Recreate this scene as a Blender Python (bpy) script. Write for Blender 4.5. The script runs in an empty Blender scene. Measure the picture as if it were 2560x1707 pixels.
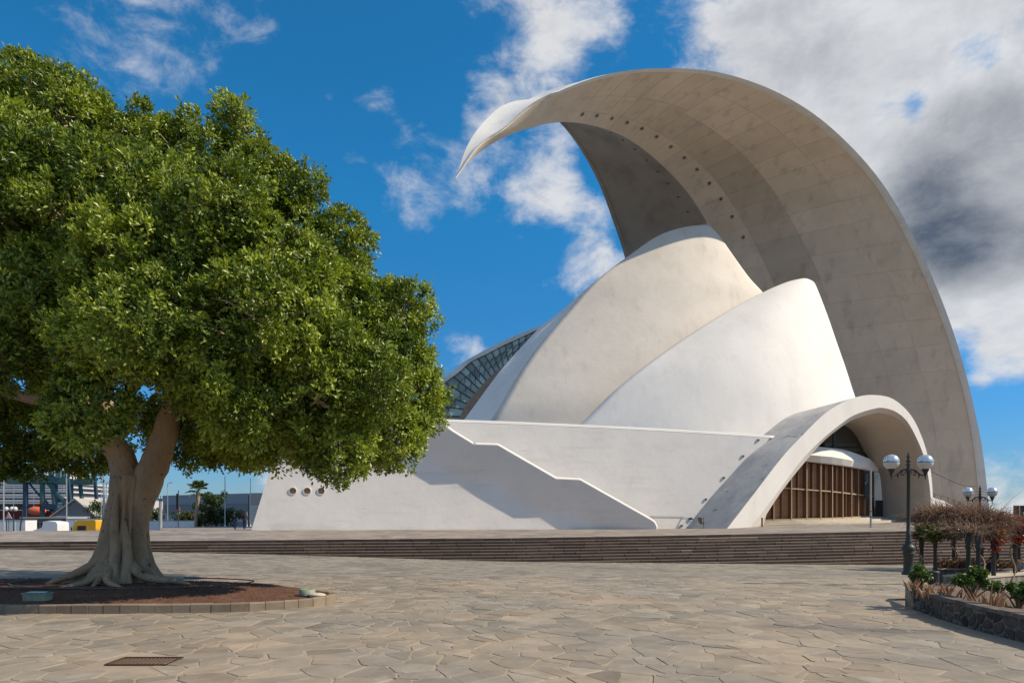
import bpy, bmesh, math, random
import numpy as np
from mathutils import Vector, Matrix
from mathutils.bvhtree import BVHTree

random.seed(7)
rng = np.random.default_rng(7)
SC = bpy.context.scene
COL = SC.collection

# ------------------------------------------------------------------ camera
EYE, FOC, HOR = 2.1, 1707.0, 1290.0      # eye height, focal length and horizon row, in pixels of the 2560 px photograph
cam_d = bpy.data.cameras.new('camera')
cam = bpy.data.objects.new('camera', cam_d)
COL.objects.link(cam)
cam.location = (0, 0, EYE)
cam.rotation_euler = (math.radians(90), 0, 0)
cam_d.sensor_width = 36.0
cam_d.lens = 36.0 * FOC / 2560.0
cam_d.shift_y = (HOR - 853.5) / 2560.0
cam_d.clip_start = 0.1
cam_d.clip_end = 30000
SC.camera = cam

# ------------------------------------------------------------------ sun and sky
SUN = Vector((0.735, -0.075, 0.675)).normalized()       # from the scene towards the sun
sun_d = bpy.data.lights.new('sun', 'SUN')
sun_d.energy = 4.6
sun_d.angle = math.radians(0.5)
sun_d.color = (1.0, 0.87, 0.69)
sun = bpy.data.objects.new('sun', sun_d)
COL.objects.link(sun)
sun.rotation_euler = (-SUN).to_track_quat('-Z', 'Y').to_euler()

SKY_STRENGTH = 0.12
world = bpy.data.worlds.new('World')
SC.world = world
world.use_nodes = True


def build_world():
    nt = world.node_tree
    nt.nodes.clear()
    N, L = nt.nodes.new, nt.links.new
    out = N('ShaderNodeOutputWorld')
    bg = N('ShaderNodeBackground')
    bg.inputs['Strength'].default_value = SKY_STRENGTH
    sky = N('ShaderNodeTexSky')
    sky.sky_type = 'NISHITA'
    sky.sun_disc = False
    sky.sun_elevation = math.asin(SUN.z)
    sky.sun_rotation = math.atan2(SUN.x, SUN.y)
    sky.altitude = 0
    sky.air_density = 1.0
    sky.dust_density = 0.2
    sky.ozone_density = 3.0
    tc = N('ShaderNodeTexCoord')
    nrm = N('ShaderNodeVectorMath'); nrm.operation = 'NORMALIZE'
    L(tc.outputs['Generated'], nrm.inputs[0])
    sepd = N('ShaderNodeSeparateXYZ'); L(nrm.outputs[0], sepd.inputs[0])
    el = N('ShaderNodeMapRange'); el.interpolation_type = 'LINEAR'
    L(sepd.outputs[2], el.inputs[0]); el.inputs[1].default_value = 0.0; el.inputs[2].default_value = 0.42
    grade = N('ShaderNodeValToRGB')          # clear maritime air: less milky at the horizon, deeper blue above
    cr = grade.color_ramp
    cr.elements[0].position = 0.0; cr.elements[0].color = (0.32, 0.44, 0.64, 1)
    cr.elements[1].position = 1.0; cr.elements[1].color = (0.14, 0.78, 1.04, 1)
    e = cr.elements.new(0.3); e.color = (0.21, 0.52, 0.80, 1)
    L(el.outputs[0], grade.inputs[0])
    hsv = N('ShaderNodeMix'); hsv.data_type = 'RGBA'; hsv.blend_type = 'MULTIPLY'; hsv.inputs[0].default_value = 1.0
    L(sky.outputs[0], hsv.inputs[6]); L(grade.outputs[0], hsv.inputs[7])

    def math_(op, a, b=None, clamp=False):
        m = N('ShaderNodeMath'); m.operation = op; m.use_clamp = clamp
        for i, v in enumerate((a, b)):
            if v is None:
                continue
            if isinstance(v, (int, float)):
                m.inputs[i].default_value = v
            else:
                L(v, m.inputs[i])
        return m.outputs[0]

    def rng_(v, a, b, c, d, smooth=True):
        m = N('ShaderNodeMapRange')
        m.interpolation_type = 'SMOOTHSTEP' if smooth else 'LINEAR'
        L(v, m.inputs[0])
        for i, q in enumerate((a, b, c, d)):
            m.inputs[i + 1].default_value = q
        return m.outputs[0]

    def blob(px, py, rpx, amp, inner=0.25):
        d = Vector(((px - 1280) / FOC, 1, (HOR - py) / FOC)).normalized()
        dp = N('ShaderNodeVectorMath'); dp.operation = 'DOT_PRODUCT'
        L(nrm.outputs[0], dp.inputs[0]); dp.inputs[1].default_value = d
        r = math.atan(rpx / FOC * d.y)
        return rng_(dp.outputs['Value'], math.cos(r), math.cos(r * inner), 0, amp)

    def noise(scale, detail, rough, stretch, loc=(0, 0, 0), dist=0.0):
        mp = N('ShaderNodeMapping')
        mp.inputs['Scale'].default_value = stretch
        mp.inputs['Location'].default_value = loc
        L(nrm.outputs[0], mp.inputs['Vector'])
        n = N('ShaderNodeTexNoise')
        n.inputs['Scale'].default_value = scale
        n.inputs['Detail'].default_value = detail
        n.inputs['Roughness'].default_value = rough
        n.inputs['Distortion'].default_value = dist
        L(mp.outputs[0], n.inputs['Vector'])
        return n.outputs['Fac']

    def puff(off):
        o = SUN * off
        big = noise(4.6, 12, 0.60, (1, 1, 1.7), (0.3 + o.x, 0.1 + o.y, o.z * 1.7), 0.30)
        fine = noise(14.0, 10, 0.64, (1, 1, 1.5), (2.0 + o.x, o.y, 1.0 + o.z * 1.5), 0.35)
        return math_('ADD', math_('MULTIPLY', big, 0.62), math_('MULTIPLY', fine, 0.38))
    body = puff(0.0)
    lit = math_('SUBTRACT', puff(0.035), body)      # thicker towards the sun -> in shade

    def total(blobs):
        acc = None
        for b in blobs:
            v = blob(*b)
            acc = v if acc is None else math_('ADD', acc, v)
        return acc
    bank = total([(1850, -20, 420, 0.115), (2250, 100, 520, 0.13), (2500, 60, 300, 0.04), (1330, 110, 190, 0.11), (1430, 20, 150, 0.05), (1650, 90, 120, -0.10),
                  (2440, 540, 400, 0.24), (2400, 760, 200, 0.02), (2430, 150, 80, -0.17), (2240, 290, 90, -0.13), (2330, 265, 80, -0.16),
                  (1290, 420, 210, 0.125), (1080, 470, 170, 0.115), (1400, 560, 170, 0.10), (1490, 690, 120, 0.13), (1550, 660, 80, 0.05),
                  (330, 20, 280, 0.13), (960, 200, 110, 0.075), (1140, 885, 95, 0.15), (1210, 265, 95, 0.13), (1440, 340, 80, 0.05),
                  (2530, 890, 110, 0.13), (2430, 970, 50, 0.10), (2480, 1240, 150, 0.05), (2050, 300, 230, 0.08), (600, 60, 150, 0.03),
                  (2450, 1010, 220, -0.12), (2350, 840, 140, -0.06), (600, 420, 900, -0.15, 0.6), (450, 1050, 800, -0.08, 0.6), (1500, 1050, 700, -0.10, 0.6), (1600, 480, 560, -0.06, 0.5)])
    dens_in = math_('ADD', math_('ADD', body, bank), 0.125)  # extra cover everywhere adds white fill light; negative blobs clear the view
    cover = math_('MULTIPLY', rng_(dens_in, 0.55, 0.765, 0, 1), 0.95)
    # thick clouds turn grey inside and underneath
    thick = total([(2480, 480, 300, 0.75, 0.45), (2290, 610, 220, 0.55, 0.4), (1850, 330, 330, 0.16), (2300, 0, 380, 0.12), (1900, 60, 250, 0.08)])
    relief = noise(9.0, 10, 0.62, (1, 1, 2.0), (5, 1, 0), 0.4)
    depth = rng_(dens_in, 0.62, 1.0, 0, 0.35, False)
    shade = rng_(math_('ADD', math_('ADD', math_('ADD', thick, depth), math_('MULTIPLY', relief, 0.55)), math_('MULTIPLY', lit, 2.6)), 0.30, 2.0, 0, 1, False)
    ramp = N('ShaderNodeMix'); ramp.data_type = 'RGBA'
    L(shade, ramp.inputs[0])
    k = 1.0 / SKY_STRENGTH
    ramp.inputs[6].default_value = (0.64 * k, 0.645 * k, 0.66 * k, 1)
    ramp.inputs[7].default_value = (0.088 * k, 0.105 * k, 0.135 * k, 1)
    mix = N('ShaderNodeMix'); mix.data_type = 'RGBA'
    L(cover, mix.inputs[0])
    L(hsv.outputs[2], mix.inputs[6])
    L(ramp.outputs[2], mix.inputs[7])
    L(mix.outputs[2], bg.inputs['Color'])
    L(bg.outputs[0], out.inputs['Surface'])


build_world()
SC.view_settings.view_transform = 'Standard'
SC.view_settings.look = 'None'
SC.view_settings.exposure = 0.22
SC.view_settings.gamma = 1.0
SC.view_settings.use_curve_mapping = False
SC.render.engine = 'CYCLES'
SC.cycles.use_denoising = True
SC.cycles.max_bounces = 8
SC.cycles.diffuse_bounces = 5
SC.cycles.transparent_max_bounces = 8
SC.cycles.caustics_reflective = False
SC.cycles.caustics_refractive = False


# ------------------------------------------------------------------ helpers
def P(u, v, Y):
    """A point of the place at distance Y, from where it shows in the photograph."""
    return Vector(((u - 1280) / FOC * Y, Y, EYE + (HOR - v) / FOC * Y))


def ray_plane(u, v, p0, n):
    d = Vector(((u - 1280) / FOC, 1.0, (HOR - v) / FOC))
    c = Vector((0, 0, EYE))
    t = n.dot(Vector(p0) - c) / n.dot(d)
    return c + d * t


def lerp(a, b, t):
    return a + (b - a) * t


def sstep(a, b, x):
    t = min(1.0, max(0.0, (x - a) / (b - a)))
    return t * t * (3 - 2 * t)


def spline(pts, t, knots=None):
    """Catmull-Rom through pts; t runs 0..1 (or over the given knots)."""
    n = len(pts)
    if knots is None:
        x = t * (n - 1)
        i = min(n - 2, max(0, int(x)))
        f = x - i
    else:
        i = 0
        while i < n - 2 and t > knots[i + 1]:
            i += 1
        f = (t - knots[i]) / (knots[i + 1] - knots[i])
    p1, p2 = pts[i], pts[i + 1]
    p0 = pts[i - 1] if i > 0 else p1 * 2 - p2
    p3 = pts[i + 2] if i + 2 < n else p2 * 2 - p1
    return 0.5 * ((2 * p1) + (p2 - p0) * f + (2 * p0 - 5 * p1 + 4 * p2 - p3) * f * f + (3 * p1 - p0 - 3 * p2 + p3) * f ** 3)


class MB:
    """Collects shapes and links them as ONE mesh object."""

    def __init__(self):
        self.v, self.f, self.tone, self.mi, self.sm = [], [], [], [], []

    def add(self, verts, faces, tone=0.0, mi=0, smooth=False):
        o = len(self.v)
        self.v.extend([tuple(p) for p in verts])
        for f in faces:
            self.f.append([i + o for i in f])
            self.tone.append(tone); self.mi.append(mi); self.sm.append(smooth)
        return self

    def box(self, c, s, rz=0.0, tone=0.0, mi=0, mat=None):
        hx, hy, hz = s[0] / 2, s[1] / 2, s[2] / 2
        vs = [Vector((x, y, z)) for z in (-hz, hz) for x, y in ((-hx, -hy), (hx, -hy), (hx, hy), (-hx, hy))]
        M = mat if mat is not None else Matrix.Rotation(rz, 3, 'Z')
        vs = [M @ p + Vector(c) for p in vs]
        return self.add(vs, [(3, 2, 1, 0), (4, 5, 6, 7), (0, 1, 5, 4), (1, 2, 6, 5), (2, 3, 7, 6), (3, 0, 4, 7)], tone, mi)

    def hexa(self, lo, hi, tone=0.0, mi=0):
        """box from two quads of points (bottom ring, top ring)"""
        n = len(lo)
        fs = [tuple(reversed(range(n))), tuple(range(n, 2 * n))]
        fs += [(i, (i + 1) % n, n + (i + 1) % n, n + i) for i in range(n)]
        return self.add(list(lo) + list(hi), fs, tone, mi)

    def beam(self, a, b, w, h=None, tone=0.0, mi=0):
        a, b = Vector(a), Vector(b)
        h = w if h is None else h
        d = (b - a).normalized()
        up = Vector((0, 0, 1)) if abs(d.z) < 0.95 else Vector((0, 1, 0))
        s = d.cross(up).normalized() * (w / 2)
        u = s.cross(d).normalized() * (h / 2)
        return self.hexa([a - s - u, a + s - u, a + s + u, a - s + u], [b - s - u, b + s - u, b + s + u, b - s + u], tone, mi)

    def tube(self, pts, rad, n=6, caps=True, tone=0.0, mi=0, smooth=True):
        pts = [Vector(p) for p in pts]
        if not hasattr(rad, '__len__'):
            rad = [rad] * len(pts)
        vs, fs = [], []
        ref = None
        for i, p in enumerate(pts):
            d = (pts[min(i + 1, len(pts) - 1)] - pts[max(i - 1, 0)])
            d = d.normalized() if d.length > 1e-9 else Vector((0, 0, 1))
            if ref is None:
                ref = Vector((1, 0, 0)) if abs(d.x) < 0.8 else Vector((0, 1, 0))
            a = (ref - d * ref.dot(d)).normalized()
            ref = a
            b = d.cross(a)
            for k in range(n):
                t = 2 * math.pi * k / n
                vs.append(p + (a * math.cos(t) + b * math.sin(t)) * rad[i])
        for i in range(len(pts) - 1):
            for k in range(n):
                fs.append((i * n + k, i * n + (k + 1) % n, (i + 1) * n + (k + 1) % n, (i + 1) * n + k))
        self.add(vs, fs, tone, mi, smooth)
        if caps:
            m = len(pts) - 1
            self.add(vs[:n], [tuple(reversed(range(n)))], tone, mi)
            self.add(vs[m * n:], [tuple(range(n))], tone, mi)
        return self

    def lathe(self, prof, n=16, c=(0, 0, 0), tone=0.0, mi=0, smooth=True):
        vs, fs = [], []
        c = Vector(c)
        for r, z in prof:
            for k in range(n):
                t = 2 * math.pi * k / n
                vs.append(c + Vector((r * math.cos(t), r * math.sin(t), z)))
        for i in range(len(prof) - 1):
            for k in range(n):
                fs.append((i * n + k, i * n + (k + 1) % n, (i + 1) * n + (k + 1) % n, (i + 1) * n + k))
        self.add(vs, fs, tone, mi, smooth)
        m = len(prof) - 1
        if prof[0][0] > 1e-4:
            self.add(vs[:n], [tuple(reversed(range(n)))], tone, mi)
        if prof[m][0] > 1e-4:
            self.add(vs[m * n:], [tuple(range(n))], tone, mi)
        return self

    def ball(self, c, r, nu=12, nv=8, sq=(1, 1, 1), tone=0.0, mi=0):
        c = Vector(c)
        vs = [c + Vector((0, 0, -r * sq[2]))]
        for j in range(1, nv):
            ph = -math.pi / 2 + math.pi * j / nv
            for k in range(nu):
                t = 2 * math.pi * k / nu
                vs.append(c + Vector((r * sq[0] * math.cos(ph) * math.cos(t), r * sq[1] * math.cos(ph) * math.sin(t), r * sq[2] * math.sin(ph))))
        vs.append(c + Vector((0, 0, r * sq[2])))
        fs = [(0, 1 + (k + 1) % nu, 1 + k) for k in range(nu)]
        for j in range(nv - 2):
            for k in range(nu):
                a = 1 + j * nu
                fs.append((a + k, a + (k + 1) % nu, a + nu + (k + 1) % nu, a + nu + k))
        a = 1 + (nv - 2) * nu
        fs += [(a + k, a + (k + 1) % nu, len(vs) - 1) for k in range(nu)]
        return self.add(vs, fs, tone, mi, True)

    def grid(self, rows, tone=0.0, mi=0, smooth=True, close=False):
        n, m = len(rows), len(rows[0])
        vs = [p for r in rows for p in r]
        fs = []
        for i in range(n - 1):
            for j in range(m - 1 + (1 if close else 0)):
                fs.append((i * m + j, i * m + (j + 1) % m, (i + 1) * m + (j + 1) % m, (i + 1) * m + j))
        return self.add(vs, fs, tone, mi, smooth)

    def build(self, name, mats, parent=None, loc=None, base=None):
        me = bpy.data.meshes.new(name)
        vs = self.v
        if base is not None:
            b = Vector(base)
            vs = [(p[0] - b.x, p[1] - b.y, p[2] - b.z) for p in vs]
        me.from_pydata(vs, [], self.f)
        me.polygons.foreach_set('use_smooth', np.array(self.sm, dtype=bool))
        if not isinstance(mats, (list, tuple)):
            mats = [mats]
        for m in mats:
            me.materials.append(m)
        if len(mats) > 1:
            me.polygons.foreach_set('material_index', np.array(self.mi, dtype=np.int32))
        if any(self.tone):
            at = me.attributes.new('tone', 'FLOAT', 'FACE')
            at.data.foreach_set('value', np.array(self.tone, dtype=np.float32))
        me.update()
        o = bpy.data.objects.new(name, me)
        COL.objects.link(o)
        if parent is not None:
            o.parent = parent
        if loc is not None:
            o.location = loc
        elif base is not None:
            o.location = base
        return o


def mesh_np(name, verts, faces, mats, parent=None, smooth=False, attr=None):
    """verts (n,3), faces (m,k) numpy arrays of equal-sized faces -> object (quick for very many faces)."""
    me = bpy.data.meshes.new(name)
    nv, (nf, k) = len(verts), faces.shape
    me.vertices.add(nv)
    me.vertices.foreach_set('co', np.ascontiguousarray(verts, dtype=np.float32).ravel())
    me.loops.add(nf * k)
    me.loops.foreach_set('vertex_index', np.ascontiguousarray(faces, dtype=np.int32).ravel())
    me.polygons.add(nf)
    me.polygons.foreach_set('loop_start', np.arange(0, nf * k, k, dtype=np.int32))
    me.polygons.foreach_set('use_smooth', np.full(nf, smooth, dtype=bool))
    me.update(calc_edges=True)
    if not isinstance(mats, (list, tuple)):
        mats = [mats]
    for m in mats:
        me.materials.append(m)
    if attr is not None:
        at = me.attributes.new('tone', 'FLOAT', 'FACE')
        at.data.foreach_set('value', np.ascontiguousarray(attr, dtype=np.float32))
    o = bpy.data.objects.new(name, me)
    COL.objects.link(o)
    if parent is not None:
        o.parent = parent
    return o


def empty(name, loc=(0, 0, 0), rz=0.0):
    o = bpy.data.objects.new(name, None)
    o.empty_display_size = 0.2
    COL.objects.link(o)
    o.location = loc
    o.rotation_euler = (0, 0, rz)
    return o


def tag(o, label, cat, group=None):
    o['label'] = label
    o['category'] = cat
    if group:
        o['group'] = group
    return o


def thing(name, label, cat, loc=(0, 0, 0), rz=0.0, group=None):
    return tag(empty(name, loc, rz), label, cat, group)


def struct(o):
    o['kind'] = 'structure'
    return o


def stuff(o):
    o['kind'] = 'stuff'
    return o


def dup(root, loc, rz=None, scale=None, label=None):
    r = root.copy(); COL.objects.link(r)
    r.location = loc
    if rz is not None:
        r.rotation_euler = (0, 0, rz)
    if scale is not None:
        r.scale = (scale,) * 3
    if label:
        r['label'] = label
    for ch in list(root.children):
        c = ch.copy(); COL.objects.link(c); c.parent = r
        for g in list(ch.children):
            d = g.copy(); COL.objects.link(d); d.parent = c
    return r


# ------------------------------------------------------------------ materials
def material(name, base, rough=0.75, var=0.12, scale=1.0, detail=6, stretch=(1, 1, 1), bump=0.0, bscale=30.0, bdist=0.01,
             tone=1.0, stains=(), spec=0.3, metal=0.0, rand=0.0, transl=None, fleck=None):
    """Procedural surface: base colour varied by noise and by the 'tone' of each face, stains [(colour, scale, low, high, amount, stretch)],
    fine relief as bump."""
    m = bpy.data.materials.new(name)
    m.use_nodes = True
    nt = m.node_tree
    N, L = nt.nodes.new, nt.links.new
    bsdf = nt.nodes['Principled BSDF']
    outn = nt.nodes['Material Output']
    tc = N('ShaderNodeTexCoord')

    def noise(sc, det, st, ro=0.6):
        mp = N('ShaderNodeMapping'); mp.inputs['Scale'].default_value = st
        L(tc.outputs['Object'], mp.inputs['Vector'])
        n = N('ShaderNodeTexNoise')
        n.inputs['Scale'].default_value = sc; n.inputs['Detail'].default_value = det; n.inputs['Roughness'].default_value = ro
        L(mp.outputs[0], n.inputs['Vector'])
        return n.outputs['Fac']

    def rngm(v, a, b, c, d):
        r = N('ShaderNodeMapRange'); L(v, r.inputs[0])
        for i, q in enumerate((a, b, c, d)):
            r.inputs[i + 1].default_value = q
        return r.outputs[0]

    def mul(a, b):
        r = N('ShaderNodeMath'); r.operation = 'MULTIPLY'; L(a, r.inputs[0])
        if isinstance(b, (int, float)):
            r.inputs[1].default_value = b
        else:
            L(b, r.inputs[1])
        return r.outputs[0]
    rgb = N('ShaderNodeRGB'); rgb.outputs[0].default_value = (*base, 1)
    col = rgb.outputs[0]
    for (sc_col, ssc, lo, hi, amt, sst) in stains:
        f = rngm(noise(ssc, 6, sst), lo, hi, 0, amt)
        mx = N('ShaderNodeMix'); mx.data_type = 'RGBA'
        L(f, mx.inputs[0]); L(col, mx.inputs[6]); mx.inputs[7].default_value = (*sc_col, 1)
        col = mx.outputs[2]
    fac = rngm(noise(scale, detail, stretch), 0.3, 0.7, 1 - var, 1 + var)
    at = N('ShaderNodeAttribute'); at.attribute_name = 'tone'
    ad = N('ShaderNodeMath'); ad.operation = 'MULTIPLY_ADD'
    L(at.outputs['Fac'], ad.inputs[0]); ad.inputs[1].default_value = tone; ad.inputs[2].default_value = 1.0
    fac = mul(fac, ad.outputs[0])
    if rand:
        oi = N('ShaderNodeObjectInfo')
        fac = mul(fac, rngm(oi.outputs['Random'], 0, 1, 1 - rand, 1 + rand))
    vm = N('ShaderNodeVectorMath'); vm.operation = 'SCALE'
    L(col, vm.inputs[0]); L(fac, vm.inputs['Scale'])
    L(vm.outputs[0], bsdf.inputs['Base Color'])
    bsdf.inputs['Roughness'].default_value = rough
    bsdf.inputs['Metallic'].default_value = metal
    bsdf.inputs['Specular IOR Level'].default_value = spec
    if bump:
        b = N('ShaderNodeBump'); b.inputs['Strength'].default_value = bump; b.inputs['Distance'].default_value = bdist
        L(noise(bscale, 5, stretch), b.inputs['Height'])
        L(b.outputs[0], bsdf.inputs['Normal'])
    if transl:
        tr = N('ShaderNodeBsdfTranslucent')
        vm2 = N('ShaderNodeVectorMath'); vm2.operation = 'MULTIPLY'
        L(vm.outputs[0], vm2.inputs[0]); vm2.inputs[1].default_value = transl[1]
        L(vm2.outputs[0], tr.inputs['Color'])
        ms = N('ShaderNodeMixShader'); ms.inputs[0].default_value = transl[0]
        L(bsdf.outputs[0], ms.inputs[1]); L(tr.outputs[0], ms.inputs[2])
        L(ms.outputs[0], outn.inputs['Surface'])
    return m


WHITE = material('white painted render', (0.80, 0.755, 0.695), 0.7, 0.05, 0.25, stretch=(1, 1, 0.5), bump=0.35, bscale=1.1, bdist=0.06,
                 stains=[((0.62, 0.58, 0.52), 0.35, 0.52, 0.75, 0.45, (1, 1, 0.35)), ((0.50, 0.47, 0.43), 2.5, 0.62, 0.8, 0.35, (1, 1, 0.25)), ((0.68, 0.63, 0.57), 5, 0.45, 0.75, 0.30, (1, 1, 1)), ((0.60, 0.55, 0.49), 0.7, 0.60, 0.75, 0.35, (1, 1, 0.12))])
WHITE_WALL = material('white wall render', (0.75, 0.71, 0.66), 0.75, 0.05, 0.3, bump=0.35, bscale=1.4, bdist=0.05,
                      stains=[((0.58, 0.55, 0.50), 0.4, 0.55, 0.8, 0.5, (1, 1, 2.5)), ((0.55, 0.52, 0.47), 1.6, 0.62, 0.85, 0.4, (1, 1, 0.2)), ((0.57, 0.52, 0.45), 0.3, 0.57, 0.72, 0.45, (0.3, 0.3, 3)), ((0.42, 0.39, 0.35), 0.9, 0.65, 0.72, 0.35, (0.25, 0.25, 4))])
CREAM = material('weathered cream tile render', (0.71, 0.64, 0.55), 0.75, 0.07, 0.25, bump=0.35, bscale=0.8, bdist=0.08,
                 stains=[((0.50, 0.44, 0.36), 0.5, 0.55, 0.8, 0.5, (1, 1, 0.5)), ((0.45, 0.40, 0.33), 3, 0.66, 0.8, 0.4, (1, 1, 0.3)), ((0.58, 0.52, 0.44), 5, 0.45, 0.75, 0.35, (1, 1, 1)), ((0.50, 0.44, 0.37), 0.7, 0.58, 0.75, 0.4, (1, 1, 0.12))])
VAULT = material('stained portico roof render', (0.50, 0.475, 0.445), 0.8, 0.14, 0.5, bump=0.4, bscale=1.5, bdist=0.05,
                 stains=[((0.30, 0.30, 0.31), 0.35, 0.50, 0.68, 0.7, (1, 1, 0.6)), ((0.15, 0.145, 0.14), 0.9, 0.62, 0.67, 0.75, (1, 1, 2.5)), ((0.68, 0.66, 0.63), 1.0, 0.62, 0.7, 0.6, (1, 1, 0.5))])
CONC = material('bare concrete', (0.78, 0.65, 0.505), 0.85, 0.06, 0.35, bump=0.3, bscale=3.0, bdist=0.03, tone=1.0,
                stains=[((0.50, 0.415, 0.32), 0.22, 0.50, 0.74, 0.40, (1, 1, 0.5)), ((0.42, 0.35, 0.275), 0.6, 0.55, 0.72, 0.45, (1, 1, 0.12)), ((0.58, 0.52, 0.45), 0.6, 0.62, 0.75, 0.4, (1, 1, 0.35)), ((0.36, 0.31, 0.25), 1.8, 0.62, 0.8, 0.45, (1.5, 1.5, 0.15))])
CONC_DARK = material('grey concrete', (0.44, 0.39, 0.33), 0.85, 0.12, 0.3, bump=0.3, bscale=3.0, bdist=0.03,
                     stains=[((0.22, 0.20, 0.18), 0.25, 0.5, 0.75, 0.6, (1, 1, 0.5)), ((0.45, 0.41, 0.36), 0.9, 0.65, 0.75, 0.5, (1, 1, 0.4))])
RIM = material('white edge paint', (0.80, 0.77, 0.71), 0.6, 0.06, 0.6, stains=[((0.55, 0.47, 0.37), 0.5, 0.55, 0.8, 0.5, (1, 1, 1))])
WOOD = material('brown timber door', (0.34, 0.205, 0.115), 0.6, 0.22, 1.2, stretch=(0.5, 0.5, 9), bump=0.3, bscale=14, rand=0.10)
WOOD_DARK = material('dark timber and fin shade', (0.16, 0.085, 0.05), 0.6, 0.2, 2, stretch=(6, 6, 0.3))  # plain dark timber; on fins and mullions it paints their shade
WOOD_PALE = material('pale timber frame', (0.42, 0.31, 0.20), 0.6, 0.15, 2, stretch=(4, 4, 0.5))
DARKGLASS = material('dark glass', (0.025, 0.032, 0.028), 0.08, 0.3, 0.4, spec=0.6)
GLASS = material('green grey glazing', (0.26, 0.31, 0.265), 0.45, 0.35, 0.25, spec=0.15, rand=0.25)
STEEL = material('dark steel', (0.05, 0.055, 0.05), 0.5, 0.1, 3, spec=0.4)
BLACK = material('black panel', (0.012, 0.013, 0.016), 0.4, 0.2, 2)
PALESTONE = material('pale step stone', (0.52, 0.46, 0.36), 0.8, 0.10, 0.8, bump=0.1)
GREY_METAL = material('grey metal', (0.38, 0.38, 0.37), 0.45, 0.08, 3, metal=0.6)
# ------------------------------------------------------------------ the concert hall
HALL_LOC = Vector((10, 75, 0.8))
hall = thing('concert_hall', 'huge white concert hall with a curved concrete wing arching over its shells', 'concert hall', HALL_LOC)


def hp(mb, name, m, parent=None):
    """a part of the hall, given in the coordinates of the place"""
    o = mb.build(name, m)
    if parent is None:
        o.parent = hall
        o.location = -HALL_LOC
    else:
        o.parent = parent
    return o


# --- the wing: a tapering blade with a keel C between its near edge E1 and its far edge E2
WK = [0, .08, .16, .24, .32, .40, .48, .56, .64, .72, .80, .88, .95, 1.0]
E1 = [P(*q) for q in ((1140, 447, 66), (1198, 368, 67.5), (1264, 322, 69), (1349, 255, 71), (1488, 197, 74), (1631, 175, 76.5), (1800, 186, 79.5),
                      (1960, 245, 84.5), (2090, 338, 89.5), (2210, 475, 94), (2312, 665, 97), (2390, 870, 101), (2440, 1080, 104), (2463, 1306, 105.5))]
CK = [P(*q) for q in ((1140, 447, 66), (1184, 393, 68), (1243, 353, 70.5), (1312, 324, 74), (1402, 306, 78), (1488, 316, 83), (1572, 349, 88),
                      (1651, 410, 93), (1722, 486, 97.5), (1785, 590, 102), (1850, 730, 106), (1910, 930, 109), (1955, 1120, 111), (1990, 1306, 112))]
E2 = [P(*q) for q in ((1140, 447, 66), (1168, 365, 68), (1211, 304, 71), (1262, 262, 75.5), (1322, 254, 81), (1394, 298, 90), (1450, 365, 96),
                      (1500, 455, 101), (1536, 550, 105.5), (1568, 649, 109), (1600, 790, 112), (1625, 960, 115), (1645, 1130, 117), (1655, 1306, 118))]


def e1(t): return spline(E1, t, WK)
def ck(t): return spline(CK, t, WK)
def e2(t): return spline(E2, t, WK)


def near_face(t, s):
    """s = 0 at the keel, 1 at the near edge; the face is hollow"""
    a, b = ck(t), e1(t)
    w = (b - a).length
    tan = (e1(min(1, t + .01)) - e1(max(0, t - .01))).normalized()
    n = (b - a).normalized().cross(tan)
    if n.y > 0:
        n = -n
    hollow = 0.045 * w * math.sin(math.pi * s) ** 0.8 if 0 < s < 1 else 0
    return a.lerp(b, s) - n * hollow, n


def far_face(t, s):
    a, b = ck(t), e2(t)
    w = (b - a).length
    tan = (e2(min(1, t + .01)) - e2(max(0, t - .01)))
    n = (b - a).cross(tan)
    n = n.normalized() if n.length > 1e-6 else Vector((-1, 0, 0))
    if n.x > 0:
        n = -n
    hollow = 0.04 * w * math.sin(math.pi * s) if 0 < s < 1 else 0
    return a.lerp(b, s) - n * hollow, n


PT = 0.05                # panel thickness
T0 = 0.325               # panels start here; the tip is one smooth casting
body = MB()
NT = 90
ts = [i / NT for i in range(NT + 1)]
rows = []
for t in ts:
    row = []
    for j in range(15):
        p, n = near_face(t, j / 14)
        k = sstep(T0 - 0.002, T0 + 0.002, t) * (0 if j in (0, 14) else 1)
        row.append(p - n * PT * k)
    rows.append(row)
body.grid(rows, smooth=True)
body.grid([[far_face(t, j / 12)[0] for j in range(13)] for t in ts], mi=1, smooth=True)  # darker concrete puts the far face's shade into its colour
def back_face(t, s):
    a, b = e1(t), e2(t)
    n = (b - a).cross(e1(min(1, t + .01)) - e1(max(0, t - .01)))
    n = n.normalized() if n.length > 1e-6 else Vector((0, 0, 1))
    if n.dot((a + b) / 2 - Vector((0, 0, EYE))) < 0:
        n = -n
    return a.lerp(b, s) + n * (0.03 + 0.22 * sstep(0.3, 0.7, t)) * (b - a).length * math.sin(math.pi * s)


body.grid([[back_face(t, j / 10) for j in range(11)] for t in ts], mi=2, smooth=True)
wing = hp(body, 'wing', [CONC, CONC_DARK, RIM])

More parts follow.
